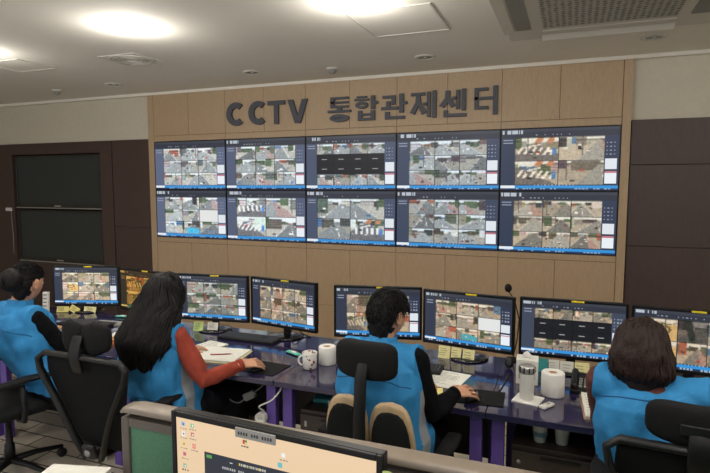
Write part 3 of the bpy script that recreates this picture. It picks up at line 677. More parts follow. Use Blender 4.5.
def pcup(x, y, lb, brim):
    t = thing('paper_cup', lb, 'paper cup', (x, y, .5455), 0, 'paper cups on the cabinet')
    MB().lathe([(0, .004), (.025, .004), (.026, .0), (.028, .002), (.0365, .088), (.039, .09), (.0375, .092), (.0355, .088), (.027, .008), (0, .007)]).build('cup', M['china'], t, smooth=True)
    if brim: MB().b2((-.022, -.02, .05), (.024, .02, .096)).build('crumpled_paper', M['label'], t)
    else: MB().lathe([(.0335, .03), (.0335, .032), (.0355, .052), (.0353, .053)], seg=28).build('printed_mark', M['blueink'], t)
pcup(4.621, -2.70, 'left white paper cup on the cabinet, printed mark on its side', False); pcup(4.719, -2.69, 'right white paper cup on the cabinet, stuffed with paper', True)
flat('teal_booklet', 'teal booklet on the cabinet under the short-haired operator\'s desk', 'booklet', 3.455, -2.60, .1, .14, .02, 10, M['teal'], z=.546)
flat('white_booklets', 'white booklets beside the teal one on the under-desk cabinet', 'booklets', 3.575, -2.62, .1, .16, .03, -6, M['paper'], z=.546)
# microphone on a thin gooseneck between two monitors
t = thing('gooseneck_microphone', 'black ball microphone on a thin stem between two monitors', 'microphone', (4.43, -2.06, DZ))
MB().lathe([(0, .0005), (.035, .0005), (.033, .012), (.012, .02), (0, .02)]).build('base', M['black'], t, smooth=True)
MB().tube([(0, 0, .018), (.02, 0, .12), (.03, .0, .25), (.0, .01, .36), (-.035, .01, .41)], .0035).build('stem', M['darkcable'], t, smooth=True)
MB().ell((-.038, .01, .43), (.021, .021, .025)).build('foam_ball', M['black_soft'], t, smooth=True)
t = thing('webcam_speaker', 'small round black speaker at the desk seam left of the tissue carton', 'speaker', (4.425, -2.215, DZ)); MB().ell((0, 0, .036), (.026, .022, .034)).build('shell', M['black'], t, smooth=True); MB().lathe([(0, 0), (.014, 0), (.012, .003), (0, .003)], (0, -.023, .036), 16, Rx(PI/2)).build('cone', M['key'], t); t.name = 'mini_speaker'

# sockets and cables under the desks
def socket(x, y, z, lb, rz=0, s=1.):
    t = thing('power_outlet', lb, 'outlet', (x, y, z), rz, 'white round outlets on cables')
    MB().lathe([(0, 0), (.030*s, 0), (.033*s, .006), (.033*s, .036), (.028*s, .042), (.024*s, .036), (.0, .03)], (0, 0, 0), 24, Rx(PI/2)).build('housing', M['white_plastic'], t, smooth=True)
    for dx in (-.009, .009): MB().lathe([(0, .031), (.003, .031), (.003, .034), (0, .034)], (dx, 0, 0), 8, Rx(PI/2)).build('hole', M['black'], t)
socket(3.19, -2.832, .49, 'round white outlet fixed low on the purple desk leg')
def cable(pts, r, m, lb, nm='cable'):
    mb = MB(); P = [V(p) for p in pts]; out = []
    for i in range(len(P)-1):
        p0, p1, p2, p3 = P[max(i-1, 0)], P[i], P[i+1], P[min(i+2, len(P)-1)]
        for k in range(6):
            u = k/6; out.append(.5*((2*p1)+(-p0+p2)*u+(2*p0-5*p1+4*p2-p3)*u*u+(-p0+3*p1-3*p2+p3)*u**3))
    out.append(P[-1]); mb.tube(out, r, 6); o = mb.build(nm, m, smooth=True); return tag(o, lb, 'cable')
cable([(3.21, -2.86, .535), (3.2, -2.89, .57), (3.27, -2.88, .61), (3.31, -2.86, .66), (3.31, -2.84, .685)], .0045, M['white_plastic'], 'white cable curving from the round outlet up to the desk')
cable([(2.78, -2.72, .62), (2.84, -2.72, .56), (2.90, -2.72, .50), (2.955, -2.72, .49), (3.0, -2.72, .52)], .004, M['cable'], 'grey cable left of the power adapter under the desk')
cable([(3.05, -2.70, .56), (3.1, -2.7, .60), (3.14, -2.7, .66), (3.15, -2.7, .685)], .004, M['cable'], 'grey cable right of the power adapter rising to the desk')
t = thing('power_adapter', 'grey power adapter hanging on its cable under the desk', 'adapter', (3.025, -2.71, .54), 0); MB().box((0, 0, 0), (.075, .035, .045), Ry(-.5)).build('brick', M['cable'], t, bevel=.008); MB().box((.03, 0, .017), (.02, .02, .02), Ry(-.5)).build('plug_end', M['label'], t, bevel=.003)
cable([(4.44, -2.30, .7235), (4.43, -2.45, .7235), (4.42, -2.58, .7235), (4.41, -2.60, .7265)], .003, M['darkcable'], 'thin black mouse cable across the desk from the mouse pad')
cable([(2.95, -2.10, .725), (2.98, -2.06, .78), (3.03, -2.04, .735), (3.1, -2.06, .724)], .004, M['darkcable'], 'black cable looping behind the angled monitor stand')
t = thing('floor_power_strip', 'white power strip hanging beneath the desk, seen through the chair frame', 'power strip', (2.0, -2.8, .30), -.15)
MB().box((0, 0, 0), (.06, .04, .15), Ry(.1)).build('housing', M['white_plastic'], t, bevel=.008); MB().loft([(-.005, 0, -.07), (-.01, 0, -.2), (0, 0, -.298)], [.012, .009, .008], 8).build('cord', M['white_plastic'], t, smooth=True)
for k in range(3): MB().box((0, -.022, .045-.04*k), (.035, .004, .012)).build('socket', M['black'], t)

# ---------------------------------------------------------------- chairs
def star_base(t, z_seat=.42):
    mb = MB()
    for k in range(5):
        a = 2*PI*k/5+.3; c, s_ = math.cos(a), math.sin(a)
        mb.loft([(0, 0, .10), (.15*c, .15*s_, .095), (.30*c, .30*s_, .07)], [(.026, .02), (.02, .016), (.014, .012)], 10, up=V((0, 0, 1)))
    mb.build('star_base', M['black'], t, smooth=True)
    for k in range(5):
        a = 2*PI*k/5+.3; MB().lathe([(0, -.022), (.02, -.022), (.028, -.015), (.028, .015), (.02, .022), (0, .022)], (.30*math.cos(a), .30*math.sin(a), .0285), 16, Rz(a) @ Rx(PI/2)).build('caster', M['black'], t, smooth=True)
    MB().lathe([(0, .09), (.03, .09), (.028, .2), (.02, .21), (.018, z_seat-.05), (.06, z_seat-.045), (.06, z_seat-.03), (0, z_seat-.03)], seg=20).build('gas_lift', M['black'], t, smooth=True)
def rpad(mb, c, w, h, d, pw=4, curve=.03, n=8, tiltx=0., seg=24):
    """soft rounded pad in the x-z plane, curved about z; w, h, d full sizes"""
    pts, rad = [], []
    n = 18
    for i in range(n+1):
        u = -math.cos(PI*i/n); k = max(0., 1-abs(u)**pw)**(1/pw)
        x = u*w/2; pts.append(V((c[0]+x, c[1]+curve*u*u, c[2]))); rad.append((max(.003, d/2*(.3+.7*k)), max(.004, h/2*(.12+.88*k))))
    mb.loft(pts, rad, seg, up=V((0, 0, 1)), pw=3.2, rounded=False); return mb
def seat_and_arms(t, zs=.45, arms=True, armz=.66):
    mb = MB(); mb.loft([(0, -.20, zs), (0, -.1, zs), (0, .1, zs), (0, .22, zs-.01), (0, .25, zs-.02)], [(.2, .03), (.235, .04), (.24, .042), (.22, .035), (.18, .02)], 28, up=V((0, 0, 1)), pw=3.5)
    mb.build('seat', M['black_soft'], t, smooth=True)
    if arms:
        for sx in (-1, 1):
            MB().tube([(sx*.20, -.02, zs-.04), (sx*.27, -.02, zs-.03), (sx*.285, -.02, zs+.05), (sx*.285, -.03, armz-.02)], .016, 10).build('arm_post', M['black'], t, smooth=True)
            MB().loft([(sx*.285, -.15, armz), (sx*.285, 0, armz+.008), (sx*.275, .12, armz)], [(.035, .012), (.04, .014), (.035, .011)], 16, up=V((0, 0, 1)), pw=3).build('armrest', M['black_soft'], t, smooth=True)
    return t
# chair faces +y in its own frame; back is at -y
def twin_back_chair(loc, rz, lb):
    t = thing('office_chair', lb, 'chair', loc, rz); star_base(t); seat_and_arms(t, arms=False)
    for sx in (-1, 1):
        pts, wr = [], []
        for q in range(15):
            u = -math.cos(PI*q/14); z = .66+.215*u; k = max(0., 1-abs(u)**3.2)**(1/3.2); yb = -.235-.045*min(1, (u+1)/1.5)
            pts.append((sx*(.103 if u < .2 else .103-.008*(u-.2))+.02, yb, z)); wr.append(.012+(.086+.006*(1-abs(u)))*k)
        sh = MB(); sh.loft(pts, [(a, .018) for a in wr], 24, up=V((0, 1, 0)), pw=2.8, rounded=False); sh.build('back_shell', M['beige'], t, smooth=True)
        pd = MB(); pd.loft([V(p)+V((sx*.004, -.018, -.03)) for p in pts], [(max(.008, a-.014), .014) for a in wr], 24, up=V((0, 1, 0)), pw=2.8, rounded=False); pd.build('back_cushion', M['mesh'], t, smooth=True)
    MB().loft([(0, -.03, .40), (0, -.18, .40), (0, -.29, .44), (0, -.325, .60), (0, -.33, .80), (0, -.315, .97), (0, -.295, 1.03)], [(.03, .01), (.03, .012), (.03, .012), (.027, .012), (.026, .012), (.026, .012), (.024, .01)], 12, up=V((0, 0, 1)), pw=4).build('back_post', M['black'], t, smooth=True)
    MB().b2((-.13, -.31, .60), (.13, -.297, .64)).build('cross_bar', M['black'], t, bevel=.004)
    mb = MB(); rpad(mb, (-.005, -.27, 1.035), .27, .16, .07, curve=.035); mb.build('headrest', M['black_soft'], t, smooth=True)
    for sx in (-1, 1):
        MB().tube([(sx*.2, -.05, .40), (sx*.27, -.05, .42), (sx*.28, -.05, .52), (sx*.28, -.03, .60)], .015, 10).build('arm_post', M['black'], t, smooth=True)
        MB().loft([(sx*.28, -.14, .62), (sx*.28, 0, .625), (sx*.27, .1, .62)], [(.033, .012), (.038, .014), (.033, .011)], 16, up=V((0, 0, 1)), pw=3).build('armrest', M['black_soft'], t, smooth=True)
    return t
def mesh_back_chair(loc, rz, lb, w=.25, zt=.94, lobes=False, hr=True, hz=1.06, hw=.30):
    t = thing('office_chair', lb, 'chair', loc, rz); star_base(t); seat_and_arms(t, armz=.655)
    # frame loop behind, pad in front
    fr = [(-.05, -.27, .40), (-.10, -.29, .50), (-.17, -.31, .66), (-w+.01, -.325, .84), (-w, -.325, zt-.03), (-w+.04, -.32, zt), (0, -.345, zt+.012), (w-.04, -.32, zt), (w, -.325, zt-.03), (w-.01, -.325, .84), (.17, -.31, .66), (.10, -.29, .50), (.05, -.27, .40)]
    MB().loft(fr, [(.014, .02)]*len(fr), 12, up=V((0, 1, 0))).build('back_frame', M['black'], t, smooth=True)
    mb = MB(); mb.loft([(0, -.235, .47), (0, -.25, .56), (0, -.268, .70), (0, -.29, .83), (0, -.30, zt-.025)], [(.17, .012), (.21, .014), (.22, .014), (w-.025, .014), (w-.03, .01)], 30, up=V((0, 1, 0)), pw=4); mb.build('backrest', M['mesh'], t, smooth=True)
    MB().loft([(0, -.03, .40), (0, -.2, .395), (0, -.285, .42), (0, -.30, .47)], [(.04, .014), (.045, .016), (.05, .018), (.04, .016)], 12, up=V((0, 0, 1)), pw=3).build('back_bracket', M['black'], t, smooth=True)
    MB().lathe([(0, 0), (.017, 0), (.02, .006), (.014, .012), (0, .012)], (0, -.302, .44), 18, Rx(PI/2)).build('bolt', M['cable'], t, smooth=True)
    if hr:
        MB().loft([(0, -.34, zt-.06), (0, -.36, zt+.02), (0, -.345, hz-.02), (0, -.33, hz+.01)], [(.032, .010), (.034, .010), (.032, .010), (.03, .008)], 12, up=V((0, 1, 0)), pw=4).build('headrest_post', M['black'], t, smooth=True)
        if lobes:
            for sx in (-1, 1):
                mb = MB(); mb.loft([(sx*.075-.058, -.30+.02*(sx < 0), hz), (sx*.075, -.31, hz), (sx*.075+.058, -.30+.02*(sx > 0), hz)], [(.022, .062), (.03, .085), (.022, .062)], 24, up=V((0, 0, 1)), pw=2.6); mb.build('headrest_lobe', M['black_soft'], t, smooth=True)
        else:
            mb = MB(); rpad(mb, (0, -.31, hz), hw, .135, .055, curve=.04); mb.build('headrest', M['black_soft'], t, smooth=True)
            MB().b2((-.055, -.352, hz-.02), (.055, -.335, hz+.015)).build('headrest_bracket', M['black'], t, bevel=.004)
    return t
twin_back_chair((3.985, -3.02, 0), -.10, 'chair with twin beige-edged back pads, under the short-haired operator')
mesh_back_chair((5.15, -3.13, 0), -.10, 'black chair with a wide headrest, under the bob-haired operator', w=.26, zt=.925, hz=1.005, hw=.29)
mesh_back_chair((2.55, -3.12, 0), .0, 'black chair with a two-lobed headrest, just left of the long-haired operator', lobes=True, hz=1.02, w=.28, zt=.925)
mesh_back_chair((1.62, -3.16, 0), -.25, 'black chair under the operator at the left edge of the picture', hr=False, w=.25)

# ---------------------------------------------------------------- people
def remeshed(mb, voxel, name, mats, parent, smooth_it=2, org=None, disp=0., dscale=8., dfac=None):
    bmesh.ops.recalc_face_normals(mb.bm, faces=mb.bm.faces[:])
    me = bpy.data.meshes.new('tmp'); mb.bm.to_mesh(me); mb.bm.free()
    o = bpy.data.objects.new('tmp', me); C.objects.link(o)
    r = o.modifiers.new('r', 'REMESH'); r.mode = 'VOXEL'; r.voxel_size = voxel; r.use_smooth_shade = True
    if smooth_it: s = o.modifiers.new('s', 'SMOOTH'); s.iterations = smooth_it; s.factor = .5
    dg = bpy.context.evaluated_depsgraph_get(); ev = o.evaluated_get(dg); m2 = bpy.data.meshes.new_from_object(ev)
    bpy.data.objects.remove(o); m2.name = name
    if disp:
        nrm = [v.normal.copy() for v in m2.vertices]
        for v, n in zip(m2.vertices, nrm):
            k = disp*(dfac(v.co) if dfac else 1.)
            p = v.co*dscale; v.co = v.co+n*k*(noise.noise(V((p.x, p.y, p.z*.7)))+.5*noise.noise(V((p.x*2.3, p.y*2.3, p.z*1.3+5))))
    if org is not None: m2.transform(Matrix.Translation(-V(org)))
    m2.materials.clear()
    for m in mats: m2.materials.append(m)
    for p in m2.polygons: p.use_smooth = True
    ob = bpy.data.objects.new(name, m2); C.objects.link(ob); ob.parent = parent
    return ob

def head_grid(mb, F, hairline=None, grow=0., nseg=56, nring=40):
    """head surface as a direction grid; F = 4x4 head frame (x right, y forward, z up)"""
    rings = []; n0 = len(mb.bm.faces)
    for i in range(nring+1):
        th = PI*i/nring; ring = []
        for j in range(nseg):
            ph = 2*PI*j/nseg
            d = V((math.sin(th)*math.cos(ph), math.sin(th)*math.sin(ph), math.cos(th)))
            p = V((d.x*.074, d.y*.095, d.z*.115))
            if d.z < 0:
                k = -d.z
                p.x *= 1-.30*k**1.6
                if d.y > 0: p.y *= 1-.08*k
                else: p.y *= 1-.38*k**1.1; p.z *= .88
            if d.y > .2:
                gx = lambda x, s: math.exp(-(x/s)**2)
                p.y += .022*gx(p.x, .012)*(math.exp(-((p.z+.022)/.016)**2))+.011*gx(p.x, .009)*math.exp(-((p.z-.0)/.022)**2)
                p.y -= .009*(gx(p.x-.031, .017)+gx(p.x+.031, .017))*math.exp(-((p.z-.002)/.013)**2)
                p.y += .004*gx(p.x, .05)*math.exp(-((p.z-.024)/.010)**2)
                p.y += .008*gx(p.x, .020)*math.exp(-((p.z+.056)/.009)**2)
                p.y -= .003*gx(p.x, .022)*math.exp(-((p.z+.056)/.0025)**2)
                p.y += .007*gx(p.x, .018)*math.exp(-((p.z+.092)/.014)**2)
            if grow: p = p+d*grow
            ring.append(mb.bm.verts.new(F @ p))
            if i in (0, nring): break
        rings.append(ring)
    for A, B in zip(rings, rings[1:]):
        for j in range(nseg):
            k = (j+1) % nseg
            if len(A) == 1: mb.bm.faces.new((A[0], B[j], B[k]))
            elif len(B) == 1: mb.bm.faces.new((A[j], B[0], A[k]))
            else: mb.bm.faces.new((A[j], B[j], B[k], A[k]))
    for sx in (-1, 1):
        e = F.to_3x3() @ Rz(-sx*.35)
        mb.ell(F @ V((sx*.079, -.010, -.004)), (.009, .019, .034), e, 16, 10)
        mb.ell(F @ V((sx*.084, -.018, .008)), (.007, .012, .021), e, 12, 8)

def hand(mb, wrist, d, nrm, side, curl=.5, sc=1.):
    """wrist point, d = along the hand, nrm = out of the back of the hand, side = towards the thumb"""
    d = V(d).normalized(); nrm = V(nrm); nrm = (nrm-d*nrm.dot(d)).normalized(); s = V(side); s = (s-d*s.dot(d)-nrm*s.dot(nrm)).normalized()
    w = V(wrist)
    mb.loft([w, w+d*.022*sc, w+d*.05*sc, w+d*.078*sc], [(.024*sc, .016*sc), (.031*sc, .0145*sc), (.038*sc, .0135*sc), (.037*sc, .011*sc)], 18, up=nrm)
    for k, (o, L, r) in enumerate(((.0315, .070, .0078), (.0105, .078, .0080), (-.0110, .072, .0078), (-.0315, .056, .0070))):
        spread = (o/.03)*.24; p = w+d*.066*sc+s*o*sc+nrm*(.002 if k in (1, 2) else 0); dr = (d+s*spread).normalized(); pts = [p]; a = 0
        for f, b in ((.50, .35), (.28, .9), (.22, .7)):
            a += b*curl; v = dr*math.cos(a)-nrm*math.sin(a); p = p+v*(L*f*sc+ (.012 if f == .50 else 0)); pts.append(p)
        mb.loft(pts, [r*1.05*sc, r*sc, r*.92*sc, r*.78*sc], 10, up=nrm)
    p = w+d*.018*sc+s*.024*sc-nrm*.003; v1 = (d*.66+s*.7-nrm*.18).normalized(); v2 = (d*.92+s*.22-nrm*.25).normalized()
    mb.loft([p, p+v1*.034*sc, p+v1*.034*sc+v2*.03*sc, p+v1*.034*sc+v2*.054*sc], [.0135*sc, .0115*sc, .0098*sc, .0078*sc], 10, up=nrm)

def person(sp):
    pel, chest, neck, hd = V(sp['pelvis']), V(sp['chest']), V(sp['neck']), V(sp['head'])
    org = V((pel.x, pel.y, 0)); t = thing('person', sp['label'], 'person', org)
    yaw = sp['yaw']; fw = V((math.sin(yaw), math.cos(yaw), 0)); rt = V((math.cos(yaw), -math.sin(yaw), 0)); k = sp.get('k', 1.)
    syaw = sp.get('syaw', yaw); srt = V((math.cos(syaw), -math.sin(syaw), 0)); sfw = V((math.sin(syaw), math.cos(syaw), 0))
    hy = sp.get('hyaw', yaw); hp = sp.get('hpitch', -.15)
    HF = Matrix.Translation(hd) @ Matrix.Rotation(-hy, 4, 'Z') @ Matrix.Rotation(hp, 4, 'X')
    SW = .158*k; sh = {s: chest.lerp(neck, .80)+srt*(s*SW)+V((0, 0, -.005)) for s in (-1, 1)}
    for s, nm in ((1, 'shR'), (-1, 'shL')):
        if nm in sp: sh[s] = V(sp[nm])
    arms = {1: sp['armR'], -1: sp['armL']}
    waist = pel.lerp(chest, .45)-fw*.005
    def torso(mb, g, lo=0., shoulder=True, up_to_neck=True):
        P = [pel+V((0, 0, -.03)), pel+V((0, 0, .06)), waist, chest, chest.lerp(neck, .45), chest.lerp(neck, .78), neck.lerp(chest, .04)]
        Rr = [(.165, .115), (.165, .118), (.142, .108), (.160*1, .118), (.155, .112), (.115, .085), (.058, .056)]
        if lo: P = P[1:]; Rr = Rr[1:]; P[0] = pel+V((0, 0, .06-lo)); 
        Rr = [(a*k+g, b*k+g) for a, b in Rr]
        mb.loft(P, Rr, 32, up=sfw, pw=2.5, rounded=True)
        if shoulder:
            for s in (-1, 1): mb.loft([chest.lerp(neck, .62)+srt*s*.05, chest.lerp(neck, .68)+srt*s*.1, sh[s]-srt*s*.01+V((0, 0, -.008))], [.055*k+g, .052*k+g, .043*k+g], 18, up=sfw)
    def arm(mb, s, g, cut=None):
        el, wr = V(arms[s][0]), V(arms[s][1]); S = sh[s]
        pts = [S, S.lerp(el, .35), S.lerp(el, .8), el, el.lerp(wr, .3), el.lerp(wr, .75), wr]
        rr = [.045, .043, .037, .035, .034, .027, .0225]
        if g > 0: pts[-1] = wr-(wr-el).normalized()*.03
        n = len(pts) if cut is None else cut
        mb.loft(pts[:n], [r*k+g for r in rr[:n]], 18, up=sfw)
    def legs(mb, g):
        for s in (-1, 1):
            hip = pel+rt*s*.085+V((0, 0, -.02)); kn, an = V(sp['legR' if s > 0 else 'legL'][0]), V(sp['legR' if s > 0 else 'legL'][1])
            mb.loft([hip, hip.lerp(kn, .4), hip.lerp(kn, .9), kn, kn.lerp(an, .25), kn.lerp(an, .7), an], [.085+g, .078+g, .058+g, .055+g, .056+g, .042+g, .034+g], 18, up=V((0, 0, 1)) if 1 else fw)
    # body: one continuous figure
    mb = MB(); torso(mb, 0); legs(mb, 0)
    for s in (-1, 1):
        arm(mb, s, 0); a = arms[s]; el, wr = V(a[0]), V(a[1]); d = V(a[2]) if len(a) > 2 and a[2] else (wr-el)
        side = V(a[3]) if len(a) > 3 else -srt*s
        hand(mb, wr+d.normalized()*-.005, d, V(a[4]) if len(a) > 4 else V((0, 0, 1)), side, a[5] if len(a) > 5 else .5)
        kn, an = V(sp['legR' if s > 0 else 'legL'][0]), V(sp['legR' if s > 0 else 'legL'][1]); mb.loft([an+V((0, 0, -.01))-fw*.03, an+fw*.06+V((0, 0, -.035)), an+fw*.15+V((0, 0, -.05))], [(.03, .03), (.036, .024), (.034, .014)], 14, up=V((0, 0, 1)))
    mb.loft([neck+V((0, 0, -.04)), neck.lerp(hd, .4)-sfw*.004, hd+HF.to_3x3() @ V((0, -.022, -.05))], [.055, .048, .05], 18, up=sfw)
    head_grid(mb, HF)
    body = remeshed(mb, .0036, 'body', [M['skin'], M['lips'], M['brow']], t, 2, org)
    inv = (Matrix.Translation(-org) @ HF).inverted()
    for p in body.data.polygons:
        q = inv @ p.center
        if q.y > .07 and abs(q.x) < .024 and abs(q.z+.056) < .0075*(1-abs(q.x)/.03): p.material_index = 1
        elif q.y > .05 and .012 < abs(q.x) < .05 and abs(q.z-.026+abs(abs(q.x)-.03)*.15) < .0042: p.material_index = 2
    for s in (-1, 1):
        mb = MB(); mb.ell(HF @ V((s*.031, .0755, .002)), (.0115,)*3, None, 16, 12); mb.mi = 1; mb.ell(HF @ V((s*.031, .0835, .002)), (.0055, .0045, .0055), HF.to_3x3(), 12, 8); mb.build('eye', [M['eye'], M['iris']], t, smooth=True, world=org)
    # shirt with sleeves
    mb = MB(); torso(mb, .006, 0, True)
    for s in (-1, 1): arm(mb, s, .009)
    sd = .006
    shirt = remeshed(mb, .0055, 'shirt', [M[sp['shirt']]], t, 2, org, .008, 16)
    shirt['label'] = sp['shirt_label']
    # trim the shirt at wrists: the loft ends near the wrist already; cuffs
    for s in (-1, 1):
        el, wr = V(arms[s][0]), V(arms[s][1]); d = (wr-el).normalized()
        MB().loft([wr-d*.02, wr+d*.004], [.0345, .0335], 18, up=sfw, rounded=False).build('cuff', M[sp['shirt']], t, smooth=True, world=org)
    if sp.get('collar'): MB().loft([neck+V((0, 0, -.02)), neck.lerp(hd, .25)], [.066, .058], 20, up=sfw, rounded=False).build('collar', M[sp['collar']], t, smooth=True, world=org)
    mb = MB(); legs(mb, .012); mb.loft([pel+V((0, 0, -.06)), pel+V((0, 0, .03)), pel+V((0, 0, .09))], [(.17*k, .12*k), (.172*k, .126*k), (.16*k, .12*k)], 28, up=fw, pw=2.6)
    tr = remeshed(mb, .007, 'trousers', [M['trousers']], t, 2, org, .008, 10)
    for s in (-1, 1):
        an = V(sp['legR' if s > 0 else 'legL'][1]); mb = MB()
        mb.loft([V((an.x, an.y, .04))-fw*.06, V((an.x, an.y, .048))-fw*.02, V((an.x, an.y, .042))+fw*.06, V((an.x, an.y, .03))+fw*.14, V((an.x, an.y, .025))+fw*.19], [(.032, .034), (.038, .046), (.043, .038), (.042, .027), (.03, .018)], 18, up=V((0, 0, 1)), pw=2.6); mb.build('shoe', M['shoe'], t, smooth=True, world=org)
    # vest
    mb = MB(); g = .024; vl = sp.get('vest_low', .08)
    P = [pel+V((0, 0, .06-vl)), pel+V((0, 0, .10-vl*.3)), waist, chest, chest.lerp(neck, .5), chest.lerp(neck, .80), neck.lerp(chest, .10)]
    Rr = [(.172, .135), (.172, .132), (.160, .122), (.168, .122), (.158, .114), (.118, .086), (.064, .060)]
    mb.loft(P, [(a*k+g, b*k+g) for a, b in Rr], 36, up=sfw, pw=2.6, rounded=False)
    for s in (-1, 1): mb.loft([chest.lerp(neck, .62)+srt*s*.05, chest.lerp(neck, .70)+srt*s*.1, sh[s]+srt*s*.022+V((0, 0, -.002))], [.064*k+g*.8, .064*k+g*.8, (.053*k+g*.65)], 22, up=sfw, rounded=False)
    for s in (-1, 1): mb.loft([chest+srt*s*.08, chest.lerp(sh[s], .5)+srt*s*.015, sh[s]-srt*s*.01], [(.07, .10), (.068, .095), (.05, .075)], 20, up=sfw, rounded=False)
    mb.loft([chest.lerp(neck, .62), chest.lerp(neck, .85), neck.lerp(hd, .05)], [(.145, .10), (.115, .088), (.076, .072)], 28, up=sfw, rounded=False)
    mb.loft([neck.lerp(chest, .2), neck.lerp(hd, .36)-sfw*.006], [(.080, .078), (.066, .066)], 24, up=sfw, rounded=False)
    vest = remeshed(mb, .0055, 'vest', [M['vest'], M['vestgrey']], t, 3, org, .020, 9.)
    if sp.get('gusset'):
        for p in vest.data.polygons:
            q = p.center+org-chest; a = q.dot(srt)*sp['gusset']; b = q.dot(sfw)
            if a > .10 and abs(b-sp.get('gy', -.0)) < .032 and q.z < .03: p.material_index = 1
    # curved yoke seam across the back and a straight hem seam, laid on the cloth
    bvh = BVHTree.FromPolygons([v.co.copy() for v in vest.data.vertices], [tuple(p.vertices) for p in vest.data.polygons])
    def seam(fn, name, r=.0022):
        pts = []
        for i in range(29):
            u = -1+2*i/28; x, z = fn(u); o_ = chest+srt*x+V((0, 0, z))-sfw*.5-org; h = bvh.ray_cast(o_, sfw)
            if h[0]: pts.append(h[0]-sfw*.0006)
        if len(pts) > 3: MB().tube(pts, r, 6).build(name, M['seam'], t, smooth=True)
    top = (neck-chest).length
    seam(lambda u: (u*.17*k, top*sp.get('seam', .45)-.035*u*u), 'yoke_seam'); seam(lambda u: (u*.15*k, (pel-chest).z+.10), 'waist_seam', .0015)
    # hair
    hm = M[sp['hair']]; st = sp['style']; rng = random.Random(sp['seed'])
    mb = MB()
    G = {'short': .012, 'long': .026, 'bob': .020, 'bun': .012}[st]
    tmp = MB(); head_grid(tmp, Matrix.Identity(4), grow=G, nseg=64, nring=48)
    def hide(q):   # head-frame test: True where hair grows
        z_front = {'short': .045, 'long': .05, 'bob': .05, 'bun': .06}[st]
        if abs(q.x) > .055 and -.06 < q.z < .022 and -.038 < q.y < .05 and st in ('short', 'bun'): return False
        lim = -.085 if q.y < -.02 else (-.085 if st == 'bob' else -.05+(q.y+.02)*1.9 if q.y < .04 else z_front)
        if q.y > .045: lim = z_front-abs(q.x)*(.3 if st in ('short', 'bun') else 1.6)
        return q.z > lim
    for v in tmp.bm.verts:
        q = v.co.copy()
        if not hide(q): v.co = q*.82
    bmesh.ops.delete(tmp.bm, geom=[f for f in tmp.bm.faces if all(abs(v.co.x) > .075 and v.co.z < .04 and v.co.z > -.04 and abs(v.co.y+.01) < .03 for v in f.verts)], context='FACES') if False else None
    tm = bpy.data.meshes.new('t'); tmp.bm.to_mesh(tm); tmp.bm.free(); tm.transform(HF); mb.bm.from_mesh(tm); bpy.data.meshes.remove(tm)
    H3 = HF.to_3x3()
    def L(x, y, z): return HF @ V((x, y, z))
    if st == 'long':
        sp_ = sp['hairpath']; mb.loft([L(0, -.03, .03)]+[V(p) for p in sp_], [(.085, .085)]+sp['hairrad'], 28, up=sfw, pw=2.3)
    if st == 'bob':
        mb.loft([L(0, -.02, .05), L(0.003, -.025, .0), L(.008, -.03, -.045), L(.012, -.032, -.085), L(.012, -.025, -.105)], [(.082, .095), (.092, .10), (.102, .10), (.104, .09), (.08, .07)], 32, up=H3 @ V((0, 1, 0)), pw=2.3)
    if st == 'short': mb.loft([L(0, -.055, -.01), L(0, -.055, -.06), L(0, -.05, -.105)], [(.060, .045), (.054, .036), (.042, .026)], 24, up=H3 @ V((0, 1, 0)), pw=2.4)
    if st == 'bun':
        mb.loft([L(0, -.05, .0), L(0, -.05, -.06), L(0, -.045, -.085)], [(.06, .045), (.05, .032), (.04, .024)], 20, up=H3 @ V((0, 1, 0)), pw=2.4)
        mb.ell(L(-.01, -.108, .012), (.068, .062, .072), H3); mb.ell(L(0, -.10, .0), (.035, .03, .04), H3)
    hair = remeshed(mb, .005, 'hair', [hm], t, 2, org, {'short': .0045, 'long': .014, 'bob': .010, 'bun': .002}[st], {'short': 55, 'long': 22, 'bob': 22, 'bun': 40}[st])
    if st == 'bob':   # open the face side
        bm = bmesh.new(); bm.from_mesh(hair.data)
        dl = [v for v in bm.verts if (lambda q: q.y > .045 and q.z < .045 and abs(q.x) < .062)(inv @ v.co)]
        bmesh.ops.delete(bm, geom=dl, context='VERTS'); bm.to_mesh(hair.data); bm.free()
    # loose strands over the mass, joined into the same hair object
    bv = BVHTree.FromPolygons([v.co.copy() for v in hair.data.vertices], [tuple(p.vertices) for p in hair.data.polygons])
    sb = MB(); n = sp.get('strands', 260); hdL = hd-org
    for i in range(n):
        a = rng.uniform(0, 2*PI)
        if st in ('long', 'bob'):
            a = rng.uniform(PI*.85, PI*2.15)   # back and sides
            z0 = rng.uniform(.05, .115); zl = rng.uniform(.8, 1.12)*sp['hairlen']; pts = []
            ph = rng.uniform(0, 6); dx = rng.uniform(-.012, .012)
            for j in range(15):
                u = j/14; z = z0-u*(z0+zl); dirv = H3 @ V((math.cos(a), math.sin(a), 0))
                ax = hdL+H3 @ V((0, -.03, z)) if not st == 'long' else (hdL+V((0, 0, z)) if z > -.06 else None)
                if ax is None:
                    zz = hd.z+z; q = None; pp = [V(p) for p in sp['hairpath']]
                    for A_, B_ in zip(pp, pp[1:]):
                        if A_.z >= zz >= B_.z: q = A_.lerp(B_, (A_.z-zz)/(A_.z-B_.z)); break
                    ax = (q if q else V((pp[-1].x, pp[-1].y, zz)))-org
                h = bv.ray_cast(ax+dirv*.4, -dirv, .42)
                if h[0]: p_ = h[0]+dirv*.002; off = (p_-ax).length
                else: p_ = ax+dirv*(pts and (pts[-1]-pax).length*.93 or .06)
                pax = ax; p_ = p_+H3 @ V((math.sin(ph+u*7)*.004+dx*u, 0, 0)); pts.append(p_)
            sb.loft(pts, [.0012+.0032*math.sin(PI*min(1, .12+.8*j/14)) for j in range(15)], 5, up=sfw, rounded=False)
        else:
